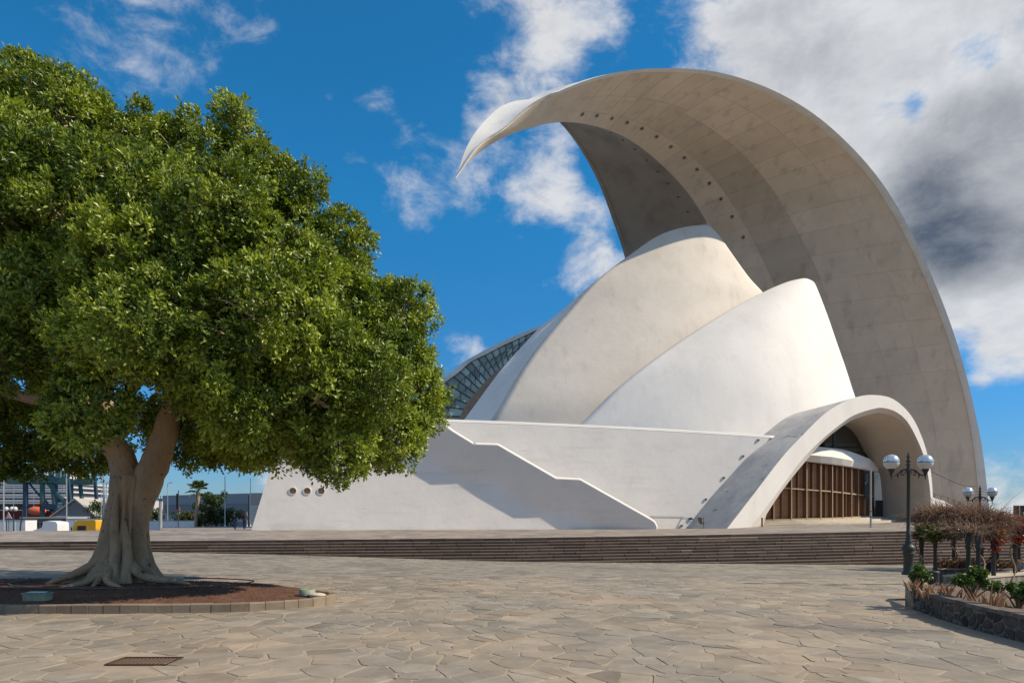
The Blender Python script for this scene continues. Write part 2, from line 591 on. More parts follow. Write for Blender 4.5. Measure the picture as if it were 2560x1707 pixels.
# concrete panels of the near face, each a casting of its own with open joints
pr = random.Random(3)
tcuts = [T0]
while tcuts[-1] < 0.985:
    tcuts.append(tcuts[-1] + (0.0265 if tcuts[-1] < 0.8 else 0.024) * pr.uniform(0.93, 1.07))
tcuts[-1] = 0.995
for i in range(len(tcuts) - 1):
    ta, tb = tcuts[i], tcuts[i + 1]
    sc = [0, 0.20, 0.50, 1.0] if ta < 0.5 else ([0, 0.2, 0.46, 0.76, 1.0] if ta < 0.78 else [0, 0.2, 0.46, 0.64, 0.81, 1.0])
    for j in range(len(sc) - 1):
        sa, sb = sc[j], sc[j + 1]
        w = (e1(ta) - ck(ta)).length
        ln = (near_face(tb, .5)[0] - near_face(ta, .5)[0]).length
        gt, gs = 0.022 / ln * (tb - ta), 0.020 / w
        nu, nv = 3, (4 if sb - sa < 0.35 else 6)
        front, back = [], []
        for a in range(nu + 1):
            t = lerp(ta + gt, tb - gt, a / nu)
            for b in range(nv + 1):
                s = lerp(sa + gs, sb - gs, b / nv)
                p, n = near_face(t, s)
                front.append(p); back.append(p - n * (PT + 0.03))
        m = MB()
        W = nv + 1
        tn = pr.uniform(-0.05, 0.05)
        if j == 1 and ta < 0.80:
            tn -= 0.20 * sstep(0.40, 0.64, ta)        # the stained pour
        if j == 0:
            tn += 0.02
        m.add(front, [(a * W + b, a * W + b + 1, (a + 1) * W + b + 1, (a + 1) * W + b) for a in range(nu) for b in range(nv)], tn, 0, True)
        ring = [b for b in range(W)] + [a * W + nv for a in range(1, nu + 1)] + [nu * W + b for b in range(nv - 1, -1, -1)] + [a * W for a in range(nu - 1, 0, -1)]
        R = len(ring)
        m.add([front[q] for q in ring] + [back[q] for q in ring], [(q, (q + 1) % R, R + (q + 1) % R, R + q) for q in range(R)], tn)
        hp(m, 'panel', CONC, wing)

# the white edge of the wing
rim = MB()
rr = []
for t in ts:
    a, b = e1(t), e2(t)
    inw = (b - a)
    inw = inw.normalized() if inw.length > 0.3 else Vector((-0.2, 0.9, 0.1)).normalized()
    near, n = near_face(max(t, 0.02), 1.0)
    dn = (ck(max(t, .02)) - e1(max(t, .02))).normalized()
    o = n * 0.10
    k = min(1.0, 0.3 + 4 * t)
    wd = 0.30 if t < 0.93 else lerp(0.30, 0.75, (t - 0.93) / 0.07)
    rr.append([a + o + dn * 0.22 * k, a + o - dn * wd * k, a + inw * 0.5 * k - dn * wd * k, a + inw * 0.5 * k + dn * 0.1 * k])
rim.grid(rr, smooth=False, close=True)
hp(rim, 'edge_rim', RIM, wing)
rim2 = MB()
rr = []
for t in ts[30:]:
    p, n = far_face(t, 1.0)
    dn = (ck(t) - e2(t)).normalized()
    rr.append([p + n * 0.08 + dn * 0.35, p + n * 0.08 - dn * 0.25, p - n * 0.45 - dn * 0.25, p - n * 0.45 + dn * 0.3])
rim2.grid(rr, smooth=False, close=True)
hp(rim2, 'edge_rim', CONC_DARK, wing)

LAMP_DARK = material('recessed lamp glass', (0.14, 0.125, 0.105), 0.5, 0.15, 2)
# round recessed lights along the keel, on both faces
for k, t in enumerate([0.355 + 0.0315 * q for q in range(13)]):
    for face, ss, g in ((near_face, 0.155, 0), (far_face, 0.13, 1)):
        p, n = face(t, ss)
        if face is near_face:
            p = p + n * 0.0
        q = n.to_track_quat('Z', 'Y').to_matrix()
        m = MB()
        R0 = 0.30
        pr_ = [(R0, -0.05), (R0, 0.05), (R0 * 0.74, 0.05), (R0 * 0.70, -0.0), (0.0001, -0.0)]
        m2 = MB().lathe(pr_, 14)
        m.add([q @ Vector(v) + p + n * 0.02 for v in m2.v], m2.f, 0, 0, False)
        for i_, f in enumerate(m.f):
            m.mi[i_] = 1 if i_ >= 42 else 0
        hp(m, 'downlight', [CONC_DARK, LAMP_DARK], wing)


# --- shells
def shell(name, Lp, Rp, bulge, m, nu=40, nv=44, power=0.9, thick=0.5, topbul=0.0):
    Lp = [P(*q) for q in Lp]; Rp = [P(*q) for q in Rp]
    rows = []
    for i in range(nu + 1):
        t = i / nu
        a, b = spline(Lp, t), spline(Rp, t)
        w = (b - a).length
        d = (b - a)
        n = Vector((d.y, -d.x, 0))
        n = n.normalized() if n.length > 1e-6 else Vector((0, -1, 0))
        bu = bulge(t) * w
        rows.append([a.lerp(b, j / nv) + (n * 0.97 + Vector((0, 0, lerp(-0.42, 0.12, sstep(0, 0.35, t))))) * bu * math.sin(math.pi * j / nv) ** power for j in range(nv + 1)])
    mb = MB().grid(rows)
    o = hp(mb, name, m)
    so = o.modifiers.new('thick', 'SOLIDIFY'); so.thickness = thick; so.offset = 1.0
    return o, rows


R_RIDGE = [(1205, 1100, 79.5), (1228, 1056, 80), (1258, 1008, 80.5), (1308, 925, 82), (1363, 853, 83.5), (1424, 782, 85), (1490, 710, 86.5), (1567, 651, 88), (1640, 600, 89.5), (1703, 579, 90.5), (1760, 572, 91.3)]
S_RIGHT = [(2010, 1120, 89), (1990, 1060, 89.5), (1985, 1000, 90), (1975, 930, 90.8), (1955, 850, 91.0), (1930, 790, 91.2), (1906, 745, 91.2), (1868, 703, 91.2), (1828, 648, 91.3), (1792, 597, 91.4), (1768, 573, 91.4)]
main_shell, rows_main = shell('main_shell', R_RIDGE, S_RIGHT, lambda t: 0.105 - 0.02 * t, CREAM)
O_OUT = [(1120, 1100, 83), (1155, 1056, 84), (1202, 992, 85), (1252, 925, 86.5), (1292, 880, 88), (1348, 820, 89.2), (1401, 779, 90), (1443, 742, 90.4), (1500, 696, 91), (1566, 650, 91.4)]
R2 = R_RIDGE[:8]
Lp = [P(*q) for q in O_OUT]; Rp = [P(*q) for q in R2]
fac = MB().grid([[spline(Lp, i / 40).lerp(spline(Rp, i / 40), j / 6) + Vector((-0.25, -0.15, 0)) * math.sin(math.pi * j / 6) for j in range(7)] for i in range(41)])
hp(fac, 'shell_flank', WHITE)
# closing back of the main shell
bk = MB().grid([[spline(Lp, i / 20).lerp(P(1870, 1110 - 310 * i / 20, 98), j / 4) for j in range(5)] for i in range(21)])
hp(bk, 'shell_back', CREAM)
knob = MB()
kp = P(1769, 572, 91.2)
knob.box(kp + Vector((0, 0, 0.15)), (0.7, 0.5, 0.5)).box(kp + Vector((0, 0, 0.5)), (0.5, 0.4, 0.3)).tube([kp + Vector((0.35, -.1, 0.1)), kp + Vector((0.75, -.1, -0.1))], 0.14)
hp(knob, 'floodlight', PALESTONE, main_shell)

L_FRONT = [(1385, 1120, 76.6), (1455, 1064, 77), (1530, 990, 78), (1602, 932, 79), (1680, 876, 80.5), (1752, 829, 82), (1830, 782, 84), (1907, 741, 86), (1965, 716, 87.5), (2005, 706, 88.5)]
R_FRONT = [(2150, 1045, 82.5), (2142, 1020, 82.8), (2128, 996, 83), (2105, 925, 84.5), (2083, 862, 85.5), (2063, 803, 86.6), (2046, 757, 87.5), (2034, 727, 88.2), (2027, 713, 88.7), (2016, 707, 88.8)]
front_shell, rows_front = shell('front_shell', L_FRONT, R_FRONT, lambda t: 0.125 - 0.01 * t, WHITE)
fs_mb = MB().grid(rows_front)
FS_BVH = BVHTree.FromPolygons([Vector(v) for v in fs_mb.v], fs_mb.f)


def hit_front(u, v, default):
    d = Vector(((u - 1280) / FOC, 1.0, (HOR - v) / FOC)).normalized()
    h = FS_BVH.ray_cast(Vector((0, 0, EYE)), d)
    return h[0] + d * 0.35 if h[0] is not None else P(u, v, default)


# --- glazed side vault at the left
I_IN = [P(*q) for q in ((1000, 1100, 89), (1040, 1036, 90), (1101, 967, 92), (1145, 933, 93.5), (1176, 906, 95), (1214, 887, 96), (1252, 867, 97), (1290, 850, 98), (1329, 832, 99), (1362, 816, 99.5))]
J_LO = [P(*q) for q in ((1125, 1092, 85.5), (1153, 1036, 87), (1172, 1003, 88), (1195, 976, 89), (1215, 953, 90), (1240, 930, 91), (1262, 912, 92), (1290, 888, 94), (1320, 860, 96), (1350, 828, 98))]
glazing = empty('side_glazing')
glazing.parent = hall
glazing.location = -HALL_LOC
NB = 20
gb = MB()
for i in range(NB + 1):
    t = i / NB
    a, b = spline(I_IN, t), spline(J_LO, t)
    gb.beam(a + Vector((0, -.12, 0)), b + Vector((0, -.12, 0)), 0.10, 0.12)
    if i < NB:
        a2, b2 = spline(I_IN, (i + 1) / NB), spline(J_LO, (i + 1) / NB)
        for q in (0.5, 0.8):
            gb.beam(a.lerp(b, q) + Vector((0, -.05, 0)), a2.lerp(b2, q - 0.22) + Vector((0, -.05, 0)), 0.05)
        for q in range(3):
            u0, u1 = q / 3 + 0.006, (q + 1) / 3 - 0.006
            qd = [a.lerp(b, u0), a.lerp(b, u1), a2.lerp(b2, u1), a2.lerp(b2, u0)]
            cpt = sum(qd, Vector()) / 4
            tilt = Vector((0, 0.05, 0)) * random.uniform(-1, 1)
            qd = [cpt + (p - cpt) * 0.985 + (tilt if k < 2 else -tilt) for k, p in enumerate(qd)]
            bkq = [p + Vector((0.03, 0.06, 0)) for p in qd]
            pane = MB().hexa(qd, bkq, tone=random.uniform(-0.3, 0.5))
            hp(pane, 'pane', GLASS, glazing)
hp(gb, 'glazing_bars', STEEL, glazing)
G_OUT = [P(*q) for q in ((975, 1100, 88.5), (1022, 1030, 89.5), (1090, 960, 91.5), (1114, 939, 92.5), (1137, 922, 93.5), (1162, 903, 94.5), (1214, 874, 96), (1252, 855, 97), (1290, 838, 98), (1329, 822, 99), (1368, 808, 99.6))]
gr = MB()
gr.grid([[spline(G_OUT, t) + Vector((0, 0, 0)), spline(I_IN, t) + Vector((0, -0.25, 0)), spline(I_IN, t) + Vector((0.05, 0.5, -0.05)), spline(G_OUT, t) + Vector((0, 2.0, 0.05))] for t in [q / 40 for q in range(41)]], close=True, smooth=False)
hp(gr, 'vault_rim', WHITE, glazing)
gs = MB()
gs.grid([[spline(J_LO, t) + Vector((0, -0.3, 0)), spline(J_LO, t) + Vector((0.9, -0.6, -0.35)), spline(J_LO, t) + Vector((0.9, 0.3, -0.35)), spline(J_LO, t) + Vector((0, 0.3, 0))] for t in [q / 24 for q in range(20)]], close=True, smooth=False)
hp(gs, 'sill', material('brown sill', (0.33, 0.22, 0.15), 0.8, 0.25, 1.5), glazing)
# the vault behind the glass
vb = MB().grid([[spline(G_OUT, i / 20) + Vector((0, 0.4, 0)), spline(G_OUT, i / 20) + Vector((6, 7, -1.5)), spline(G_OUT, i / 20) + Vector((12, 10, -6)), spline(G_OUT, i / 20) + Vector((14, 10, -14))] for i in range(21)])
hp(vb, 'vault_back', CONC_DARK, glazing)

# --- plinth wall
WO = P(630, 1324.5, 62)
WD = Vector((38.4, 8.0, 0)).normalized()
WN = Vector((WD.y, -WD.x, 0))
WNT = (WN + Vector((0, 0, 0.06))).normalized()


def wall_pt(u, v, p=0.0):
    return ray_plane(u, v, WO + WN * p, WNT)


def wall_sz(u, v, p=0.0):
    q = wall_pt(u, v, p) - WO
    return q.dot(WD), q.z


back = WN * -1.4
top = [(1000, 1048), (1104, 1053), (1300, 1060), (1600, 1073.5), (1800, 1085), (1926, 1093.5)]
bot = [(1000, 1330), (1104, 1330), (1300, 1330), (1500, 1330), (1640, 1327), (1716, 1326)]
pw = MB()
ft = [wall_pt(*q) for q in top]; fb = [wall_pt(*q) for q in bot]
grid_r = []
for j in range(13):
    r = []
    for i in range(41):
        r.append(spline(fb, i / 40).lerp(spline(ft, i / 40), j / 12))
    grid_r.append(r)
pw.grid(grid_r)
cap0 = grid_r[-1]
pw.grid([cap0, [p + WN * -0.05 + Vector((0, 0, .18)) for p in cap0], [p + back + Vector((0, 0, .18)) for p in cap0], [p + back - Vector((0, 0, 6)) for p in cap0]], smooth=False)
endc = [r[-1] for r in grid_r]
pw.grid([[p, p + back] for p in endc], smooth=False)
plinth_wall = hp(pw, 'plinth_wall', WHITE_WALL)
cope = MB()
cr = [[p + WN * 0.02 - Vector((0, 0, 0.02)), p + WN * -0.14 + Vector((0, 0, 0.24)), p + back * 0.4 + Vector((0, 0, 0.24)), p + back * 0.4 - Vector((0, 0, 0.10))] for p in cap0]
cope.grid(cr, close=True, smooth=False)
tipd = WD * 1.1
cope.hexa(cr[-1], [q + tipd + Vector((0, 0, -.03)) for q in cr[-1]])
hp(cope, 'coping', WHITE, plinth_wall)

# balustrade wall of the outside stair: stands before the plinth and leans out to its rim
PR, PB = 1.9, 0.4
zig = [wall_sz(u, v, PR) for u, v in ((560, 1049), (1040, 1050), (1090, 1051), (1130, 1079), (1183, 1111), (1244, 1113), (1390, 1197), (1450, 1200), (1626, 1299), (1636, 1306), (1641, 1316), (1641.5, 1330))]
zs = [q[0] for q in zig]
s_end = zs[-1] + 0.01
GZ = -0.5


def top_of(s):
    return float(np.interp(s, zs, [q[1] for q in zig]))


def dist_rim(s, z):
    best = 1e9
    for (a, b), (c, d) in zip(zig[:-1], zig[1:]):
        vx, vy = c - a, d - b
        l2 = vx * vx + vy * vy
        t = 0 if l2 < 1e-9 else max(0, min(1, ((s - a) * vx + (z - b) * vy) / l2))
        best = min(best, math.hypot(s - a - vx * t, z - b - vy * t))
    return best


sl0 = wall_sz(628, 1330, PB)[0]
scol = sorted(set([sl0 + (s_end - sl0) * i / 170 for i in range(171)] + [q for q in zs if sl0 < q < s_end] + [s_end - 0.15, s_end - 0.3, s_end - 0.05]))
scol = [q for q in scol if q <= s_end]
bm_rows, rim_pts = [], []
NJ = 44
for s in scol:
    h = max(top_of(s), GZ + 0.02)
    col_ = []
    for j in range(NJ + 1):
        z = lerp(GZ, h, j / NJ)
        k = 1 - (s - sl0) / (s_end - sl0)
        sh = s + 0.285 * max(z, 0) * k ** 6
        d = dist_rim(s, z)
        p = PB + (PR - PB) * max(0.0, 1 - d / 3.6)
        if d > 3.0:
            p = PB + (PR - PB) * (1 - 3.0 / 3.6) * math.exp(-(d - 3.0) * 1.2)
        p = max(p, PB)
        # right of the rim's fading part, keep it in line with the top
        col_.append(WO + WD * sh + WN * (p - 0.06 * max(z, 0)) + Vector((0, 0, z)))
    bm_rows.append(col_)
    rim_pts.append(col_[-1])
bw = MB().grid(bm_rows)
bw.grid([[p, p + WN * -0.55] for p in rim_pts], smooth=False)
bw.grid([[c_[j] + WN * -0.55 for j in (0, 11, 22, 33, 38, 44)] for c_ in bm_rows])
bw.grid([[p, p + WN * -1.2] for p in bm_rows[0]], smooth=False)
stair_wall = hp(bw, 'stair_balustrade', WHITE_WALL)
rt = MB().tube([p + WN * -0.22 + Vector((0, 0, 0.02)) for p in rim_pts[8:]], 0.20, 10)
hp(rt, 'handrail_rim', WHITE, stair_wall)

# round louvred vents
for u in (732, 768, 803):
    c = wall_pt(u, 1227, PB) + WN * 0.03
    M = Matrix((WD, Vector((0, 0, 1)), WN)).transposed()
    m2 = MB().lathe([(0.36, -0.1), (0.36, 0.05), (0.30, 0.05), (0.30, -0.02)], 20)
    ring = MB(); ring.add([M @ Vector(v) + c for v in m2.v], m2.f[:60], smooth=False)
    vent = hp(ring, 'round_vent', WHITE_WALL)
    d2 = MB(); d2.add([M @ Vector((0.31 * math.cos(a), 0.31 * math.sin(a), -0.015)) + c for a in [k * math.pi / 10 for k in range(20)]], [tuple(range(20))])
    hp(d2, 'backing', WOOD_DARK, vent)
    for k in range(5):
        y = -0.22 + 0.11 * k
        hw = math.sqrt(0.3 ** 2 - y * y)
        sl = MB().box((0, 0, 0), (2 * hw, 0.035, 0.04))
        s3 = MB(); s3.add([M @ (Vector(v) + Vector((0, y, 0.01))) + c for v in sl.v], sl.f)
        hp(s3, 'louvre', WOOD, vent)

# small floodlights along the end of the plinth wall
for (u, v) in ((1896, 1099), (1858, 1139), (1810, 1193), (1765, 1247), (1704, 1313)):
    c = wall_pt(u, v, 0.05)
    m = MB().box(c, (0.24, 0.10, 0.22), rz=0.5).box(c + Vector((0.03, -0.07, -0.02)), (0.17, 0.05, 0.16), rz=0.5, mi=1)
    hp(m, 'wall_floodlight', [PALESTONE, STEEL], plinth_wall)
m = MB().box(wall_pt(1727, 1296, 0.1), (0.32, 0.14, 0.22))
hp(m, 'junction_box', STEEL, plinth_wall)

# --- portico: an arched vault before the doors
QA, QB = P(1850, 1320, 66), P(2331, 1290, 82)
QD = (QB - QA); QD.z = 0; QD.normalize()
QN = Vector((QD.y, -QD.x, 0))


def qpt(u, v, back_=0.0):
    return ray_plane(u, v, QA - QN * back_, QN)


OUT = [(1812, 1328), (1884, 1235), (1954, 1144), (2006, 1088), (2059, 1036), (2104, 1007), (2146, 991), (2184, 987), (2226, 994), (2261, 1019), (2289, 1057), (2313, 1116), (2327, 1179), (2332, 1240), (2332, 1306)]
MID = [(1869, 1328), (1940, 1235), (2003, 1151), (2056, 1097), (2119, 1047), (2152, 1031), (2183, 1022), (2205, 1019), (2238, 1028), (2267, 1052), (2291, 1094), (2311, 1144), (2322, 1200), (2327, 1250), (2327, 1306)]
INN = [(1889, 1328), (1954, 1228), (2022, 1143), (2066, 1096), (2122, 1054), (2150, 1042), (2176, 1035), (2199, 1032), (2233, 1040), (2262, 1063), (2287, 1108), (2303, 1165), (2310, 1215), (2312, 1260), (2313, 1306)]
arcO = [qpt(*q) for q in OUT]; arcM = [qpt(*q) for q in MID]; arcI = [qpt(u, v, 0.9) for u, v in INN]
BKp = [(1712, 1328, 71.0), (1762, 1256, 71.5), (1814, 1196, 72.2), (1860, 1135, 73.4), (1891, 1090, 0), (1938, 1052, 0), (1982, 1035, 0), (2026, 1030, 0), (2072, 1027, 0)]
arcB = [P(*q) if q[2] else hit_front(q[0], q[1], 78) for q in BKp]
arcB += [P(2130, 1030, 84), P(2190, 1045, 87), P(2240, 1090, 89), P(2262, 1150, 90.5), P(2270, 1230, 91), P(2270, 1306, 91)]
KK = [P(*q) for q in ((1905, 1324, 72.5), (1935, 1230, 74), (1985, 1140, 77), (2035, 1088, 81), (2070, 1070, 83.5), (2090, 1068, 84.5), (2107, 1072, 85), (2130, 1090, 86), (2152, 1117, 86.8), (2172, 1143, 87.3), (2188, 1164, 87.7), (2199, 1185, 88), (2204, 1225, 88), (2206, 1262, 88), (2207, 1306, 88))]
NP = 72
tt = [i / NP for i in range(NP + 1)]
po = MB()
po.grid([[spline(arcO, t), spline(arcM, t)] for t in tt], smooth=True)
po.grid([[spline(arcM, t), spline(arcI, t)] for t in tt], smooth=True)
rim_o = hp(po, 'portico_arch', WHITE)
rf = MB().grid([[spline(arcO, t).lerp(spline(arcB, t), j / 10) + Vector((0, 0, 1)) * 0.0 for j in range(11)] for t in tt])
hp(rf, 'portico_roof', VAULT)
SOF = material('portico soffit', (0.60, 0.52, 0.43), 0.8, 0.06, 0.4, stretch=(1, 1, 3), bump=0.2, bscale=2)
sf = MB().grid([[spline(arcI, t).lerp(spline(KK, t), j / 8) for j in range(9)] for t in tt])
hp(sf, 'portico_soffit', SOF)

# facade: timber doors in bays, curving away from us
mpx = [1934, 1978, 2016, 2051, 2080, 2106, 2128, 2145, 2161, 2174, 2184]
BAY = 2.05
pts = [P(1934, HOR, 75.2)]
for u in mpx[1:]:
    k = (u - 1280) / FOC
    p0 = pts[-1]
    # the point on the line of sight of u one bay further along
    A = k * k + 1; B = -2 * (k * p0.x + p0.y); Cc = p0.x ** 2 + p0.y ** 2 - BAY ** 2
    disc = B * B - 4 * A * Cc
    Y = (-B + math.sqrt(disc)) / (2 * A) if disc > 0 else -B / (2 * A)
    pts.append(Vector((k * Y, Y, EYE)))
d0 = (pts[1] - pts[0]).normalized()
d00 = Vector((d0.x, d0.y - 0.02, 0)).normalized()
pts = [pts[0] - d00 * BAY * 2, pts[0] - d00 * BAY] + pts
pxs = [1280 + p.x / p.y * FOC for p in pts]


def zat(u, v, p):
    return EYE + (HOR - v) / FOC * p.y


vb_ = lambda u: float(np.interp(u, [1850, 1913, 2012, 2098, 2172, 2200], [1303, 1301, 1298, 1296, 1291.5, 1290]))
vt_ = lambda u: float(np.interp(u, [1850, 2012, 2077, 2124, 2170, 2200], [1133, 1152, 1159.5, 1166, 1175, 1181]))
vm_ = lambda u: float(np.interp(u, [1850, 1959, 2012, 2081, 2158, 2200], [1211, 1219, 1223, 1228, 1237, 1242]))
facade = empty('entrance_facade'); facade.parent = hall; facade.location = -HALL_LOC
fl = []
for i, p in enumerate(pts):
    a = pts[max(0, i - 1)]; b = pts[min(len(pts) - 1, i + 1)]
    d = (b - a).normalized()
    n = Vector((d.y, -d.x, 0))
    fl.append((p, n, zat(pxs[i], vb_(pxs[i]), p), zat(pxs[i], vm_(pxs[i]), p), zat(pxs[i], vt_(pxs[i]), p)))
def V3(p, z): return Vector((p.x, p.y, z))
for i in range(len(fl) - 1):
    (pa, na, ba, ma, ta), (pb, nb, bb, mbz, tb) = fl[i], fl[i + 1]
    inn_ = -0.45
    A_, B_ = pa + na * inn_, pb + nb * inn_
    for h in (0, 1):
        q0, q1 = A_.lerp(B_, h / 2), A_.lerp(B_, (h + 1) / 2)
        g = (q1 - q0) * 0.02
        q0, q1 = q0 + g, q1 - g
        for (z0, z1, z2, z3) in ((ba, bb, ma, mbz), (ma, mbz, ta, tb)):
            zz = [lerp(z0, z1, h / 2) + .06, lerp(z0, z1, (h + 1) / 2) + .06, lerp(z2, z3, (h + 1) / 2) - .06, lerp(z2, z3, h / 2) - .06]
            f4 = [V3(q0, zz[0]), V3(q1, zz[1]), V3(q1, zz[2]), V3(q0, zz[3])]
            hp(MB().hexa(f4, [p - na * 0.08 for p in f4]), 'door_panel', WOOD, facade)
    # fins
    mp_ = pa.lerp(pb, 0.5); nm = (na + nb).normalized()
    fm = MB()
    fm.hexa([V3(mp_ - nm * 0.5 + (pb - pa) * -.018, lerp(ba, bb, .5)), V3(mp_ - nm * 0.5 + (pb - pa) * .018, lerp(ba, bb, .5)), V3(mp_ - nm * 0.08 + (pb - pa) * .018, lerp(ba, bb, .5)), V3(mp_ - nm * 0.08 + (pb - pa) * -.018, lerp(ba, bb, .5))],
            [V3(mp_ - nm * 0.5 + (pb - pa) * -.018, lerp(ta, tb, .5)), V3(mp_ - nm * 0.5 + (pb - pa) * .018, lerp(ta, tb, .5)), V3(mp_ - nm * 0.08 + (pb - pa) * .018, lerp(ta, tb, .5)), V3(mp_ - nm * 0.08 + (pb - pa) * -.018, lerp(ta, tb, .5))])
    hp(fm, 'mid_fin', WOOD_DARK, facade)  # shade of the fins put into the darker timber colour
    tr = MB()
    tr.hexa([V3(pa - na * .45, ma - .07), V3(pb - nb * .45, mbz - .07), V3(pb - nb * .02, mbz - .07), V3(pa - na * .02, ma - .07)], [V3(pa - na * .45, ma + .07), V3(pb - nb * .45, mbz + .07), V3(pb - nb * .02, mbz + .07), V3(pa - na * .02, ma + .07)])
    hp(tr, 'transom', WOOD_PALE, facade)
    tr = MB()
    tr.hexa([V3(pa - na * .45, ba - .02), V3(pb - nb * .45, bb - .02), V3(pb + nb * .06, bb - .02), V3(pa + na * .06, ba - .02)], [V3(pa - na * .45, ba + .14), V3(pb - nb * .45, bb + .14), V3(pb + nb * .06, bb + .14), V3(pa + na * .06, ba + .14)])
    hp(tr, 'sill', WOOD_PALE, facade)
for (p, n, b, m_, t) in fl:
    dd = Vector((-n.y, n.x, 0))
    mm = MB().hexa([V3(p - n * .5 - dd * .06, b), V3(p - n * .5 + dd * .06, b), V3(p + n * .05 + dd * .06, b), V3(p + n * .05 - dd * .06, b)], [V3(p - n * .5 - dd * .06, t + .2), V3(p - n * .5 + dd * .06, t + .2), V3(p + n * .05 + dd * .06, t + .2), V3(p + n * .05 - dd * .06, t + .2)])
    hp(mm, 'mullion', WOOD_DARK, facade)  # dark sides paint the mullion's shade; front strip keeps its own pale colour
    mf = MB().hexa([V3(p + n * .06 - dd * .055, b), V3(p + n * .06 + dd * .055, b), V3(p + n * .09 + dd * .055, b), V3(p + n * .09 - dd * .055, b)], [V3(p + n * .06 - dd * .055, t), V3(p + n * .06 + dd * .055, t), V3(p + n * .09 + dd * .055, t), V3(p + n * .09 - dd * .055, t)])
    hp(mf, 'mullion_face', WOOD_PALE, facade)
# white canopy band above the doors
cb_bot = [(1830, 1133, 0.15), (1950, 1143, .15), (2012, 1151, .15), (2077, 1159, .15), (2124, 1166, .15), (2172, 1176, .15), (2196, 1184, .15)]
fc = MB()
rws = []
vtop = lambda u: float(np.interp(u, [1830, 2046, 2098, 2133, 2176, 2196], [1096, 1117, 1122, 1131, 1148, 1169]))
vmid = lambda u: float(np.interp(u, [1830, 2026, 2081, 2133, 2195], [1122, 1137, 1142, 1151, 1171]))
ptsx = [1830, 1880, 1934, 1978, 2016, 2051, 2080, 2106, 2128, 2145, 2161, 2174, 2184, 2196]
for u in ptsx:
    Yb = float(np.interp(u, pxs, [p.y for p in pts]))
    if u > pxs[-1]:
        Yb = pts[-1].y + (u - pxs[-1]) * 0.12
    rws.append([P(u, vt_(u) + 1.5, Yb + 0.2), P(u, vt_(u) - 1, Yb - 0.5), P(u, vmid(u), Yb - 1.1), P(u, vtop(u), Yb - 0.2), P(u, vtop(u) - 1, Yb + 1.5)])
fc.grid(rws, smooth=False)
hp(fc, 'canopy_band', WHITE_WALL, facade)
# dark upper glazing behind the canopy
ug = MB()
Lg = [P(1850, 1320, 76.5), P(1850, 1050, 78.5)]
ug.grid([[P(u, 1330, Y), P(u, 1200, Y), P(u, vt9, Y)] for u, Y, vt9 in ((1860, 75.6, 1190), (1934, 76.2, 1150), (2000, 78, 1095), (2051, 79.5, 1052), (2128, 84.5, 1040), (2174, 88.2, 1050), (2215, 92, 1060))], smooth=False)
hp(ug, 'upper_glazing', DARKGLASS, facade)
bx = MB()
for (a, b) in (((2060, 1112, 78.8), (2140, 1112, 84.6)), ((2085, 1122, 79.5), (2145, 1126, 85))):
    bx.beam(P(*a), P(*b), 0.25, 0.35)
bx.beam(P(2085, 1072, 80), P(2085, 1125, 80), 0.25)
hp(bx, 'glazing_bars', STEEL, facade)
# dark doorway at the end of the doors
dw = MB().hexa([P(2188, 1293, 85.2), P(2207, 1293, 86.6), P(2207, 1293, 87.6), P(2188, 1293, 87)], [P(2188, 1250, 85.2), P(2207, 1250, 86.6), P(2207, 1250, 87.6), P(2188, 1250, 87)])
hp(dw, 'side_door', BLACK, facade)
# dark hanging banner with pale print, held out on a bracket
bn = MB()
q0, q1 = P(2161.5, HOR, 82.0), P(2172, HOR, 82.3)
zt_, zb_ = zat(0, 1179.5, q0), zat(0, 1247, q0)
bn.hexa([V3(q0, zb_), V3(q1, zb_), V3(q1, zb_) + Vector((0, .08, 0)), V3(q0, zb_) + Vector((0, .08, 0))], [V3(q0, zt_), V3(q1, zt_), V3(q1, zt_) + Vector((0, .08, 0)), V3(q0, zt_) + Vector((0, .08, 0))])
banner = hp(bn, 'banner', BLACK)
bp = MB()
for k in range(8):
    z = zt_ - 0.3 - 0.13 * k
    bp.box(q0.lerp(q1, 0.5).xy.to_3d() + Vector((-0.02 * (k % 3), -0.012, z)), (0.30 - 0.05 * (k % 3), 0.008, 0.035))
bp.box(q0.lerp(q1, 0.22).xy.to_3d() + Vector((0, -0.02, zt_ - 1.35)), (0.11, 0.008, 0.18))
hp(bp, 'lettering', GREY_METAL, banner)

# pale steps before the doors
for k, (off, dz) in enumerate(((0.9, -0.02), (1.7, -0.20), (2.6, -0.38))):
    ring_t, ring_b = [], []
    fr = []
    for (p, n, b, m_, t) in fl:
        fr.append(V3(p + n * off, b + dz))
    bkk = [V3(p - n * 0.5, b + dz) for (p, n, b, m_, t) in fl]
    last = fl[-1]
    ddn = Vector((-last[1].y, last[1].x, 0))
    fr.append(V3(last[0] + last[1] * off * .7 + ddn * (2.2 + k), last[2] + dz)); bkk.append(V3(last[0] - last[1] * .5 + ddn * (2.2 + k), last[2] + dz))
    st = MB()
    st.grid([[a_, b_] for a_, b_ in zip(fr, bkk)], smooth=False)
    st.grid([[a_, V3(a_, a_.z - (0.18 if k < 2 else 0.9))] for a_ in fr], smooth=False)
    st.grid([[fr[-1], V3(fr[-1], fr[-1].z - .6)], [bkk[-1], V3(bkk[-1], bkk[-1].z - .6)]], smooth=False)
    hp(st, 'door_step', PALESTONE)

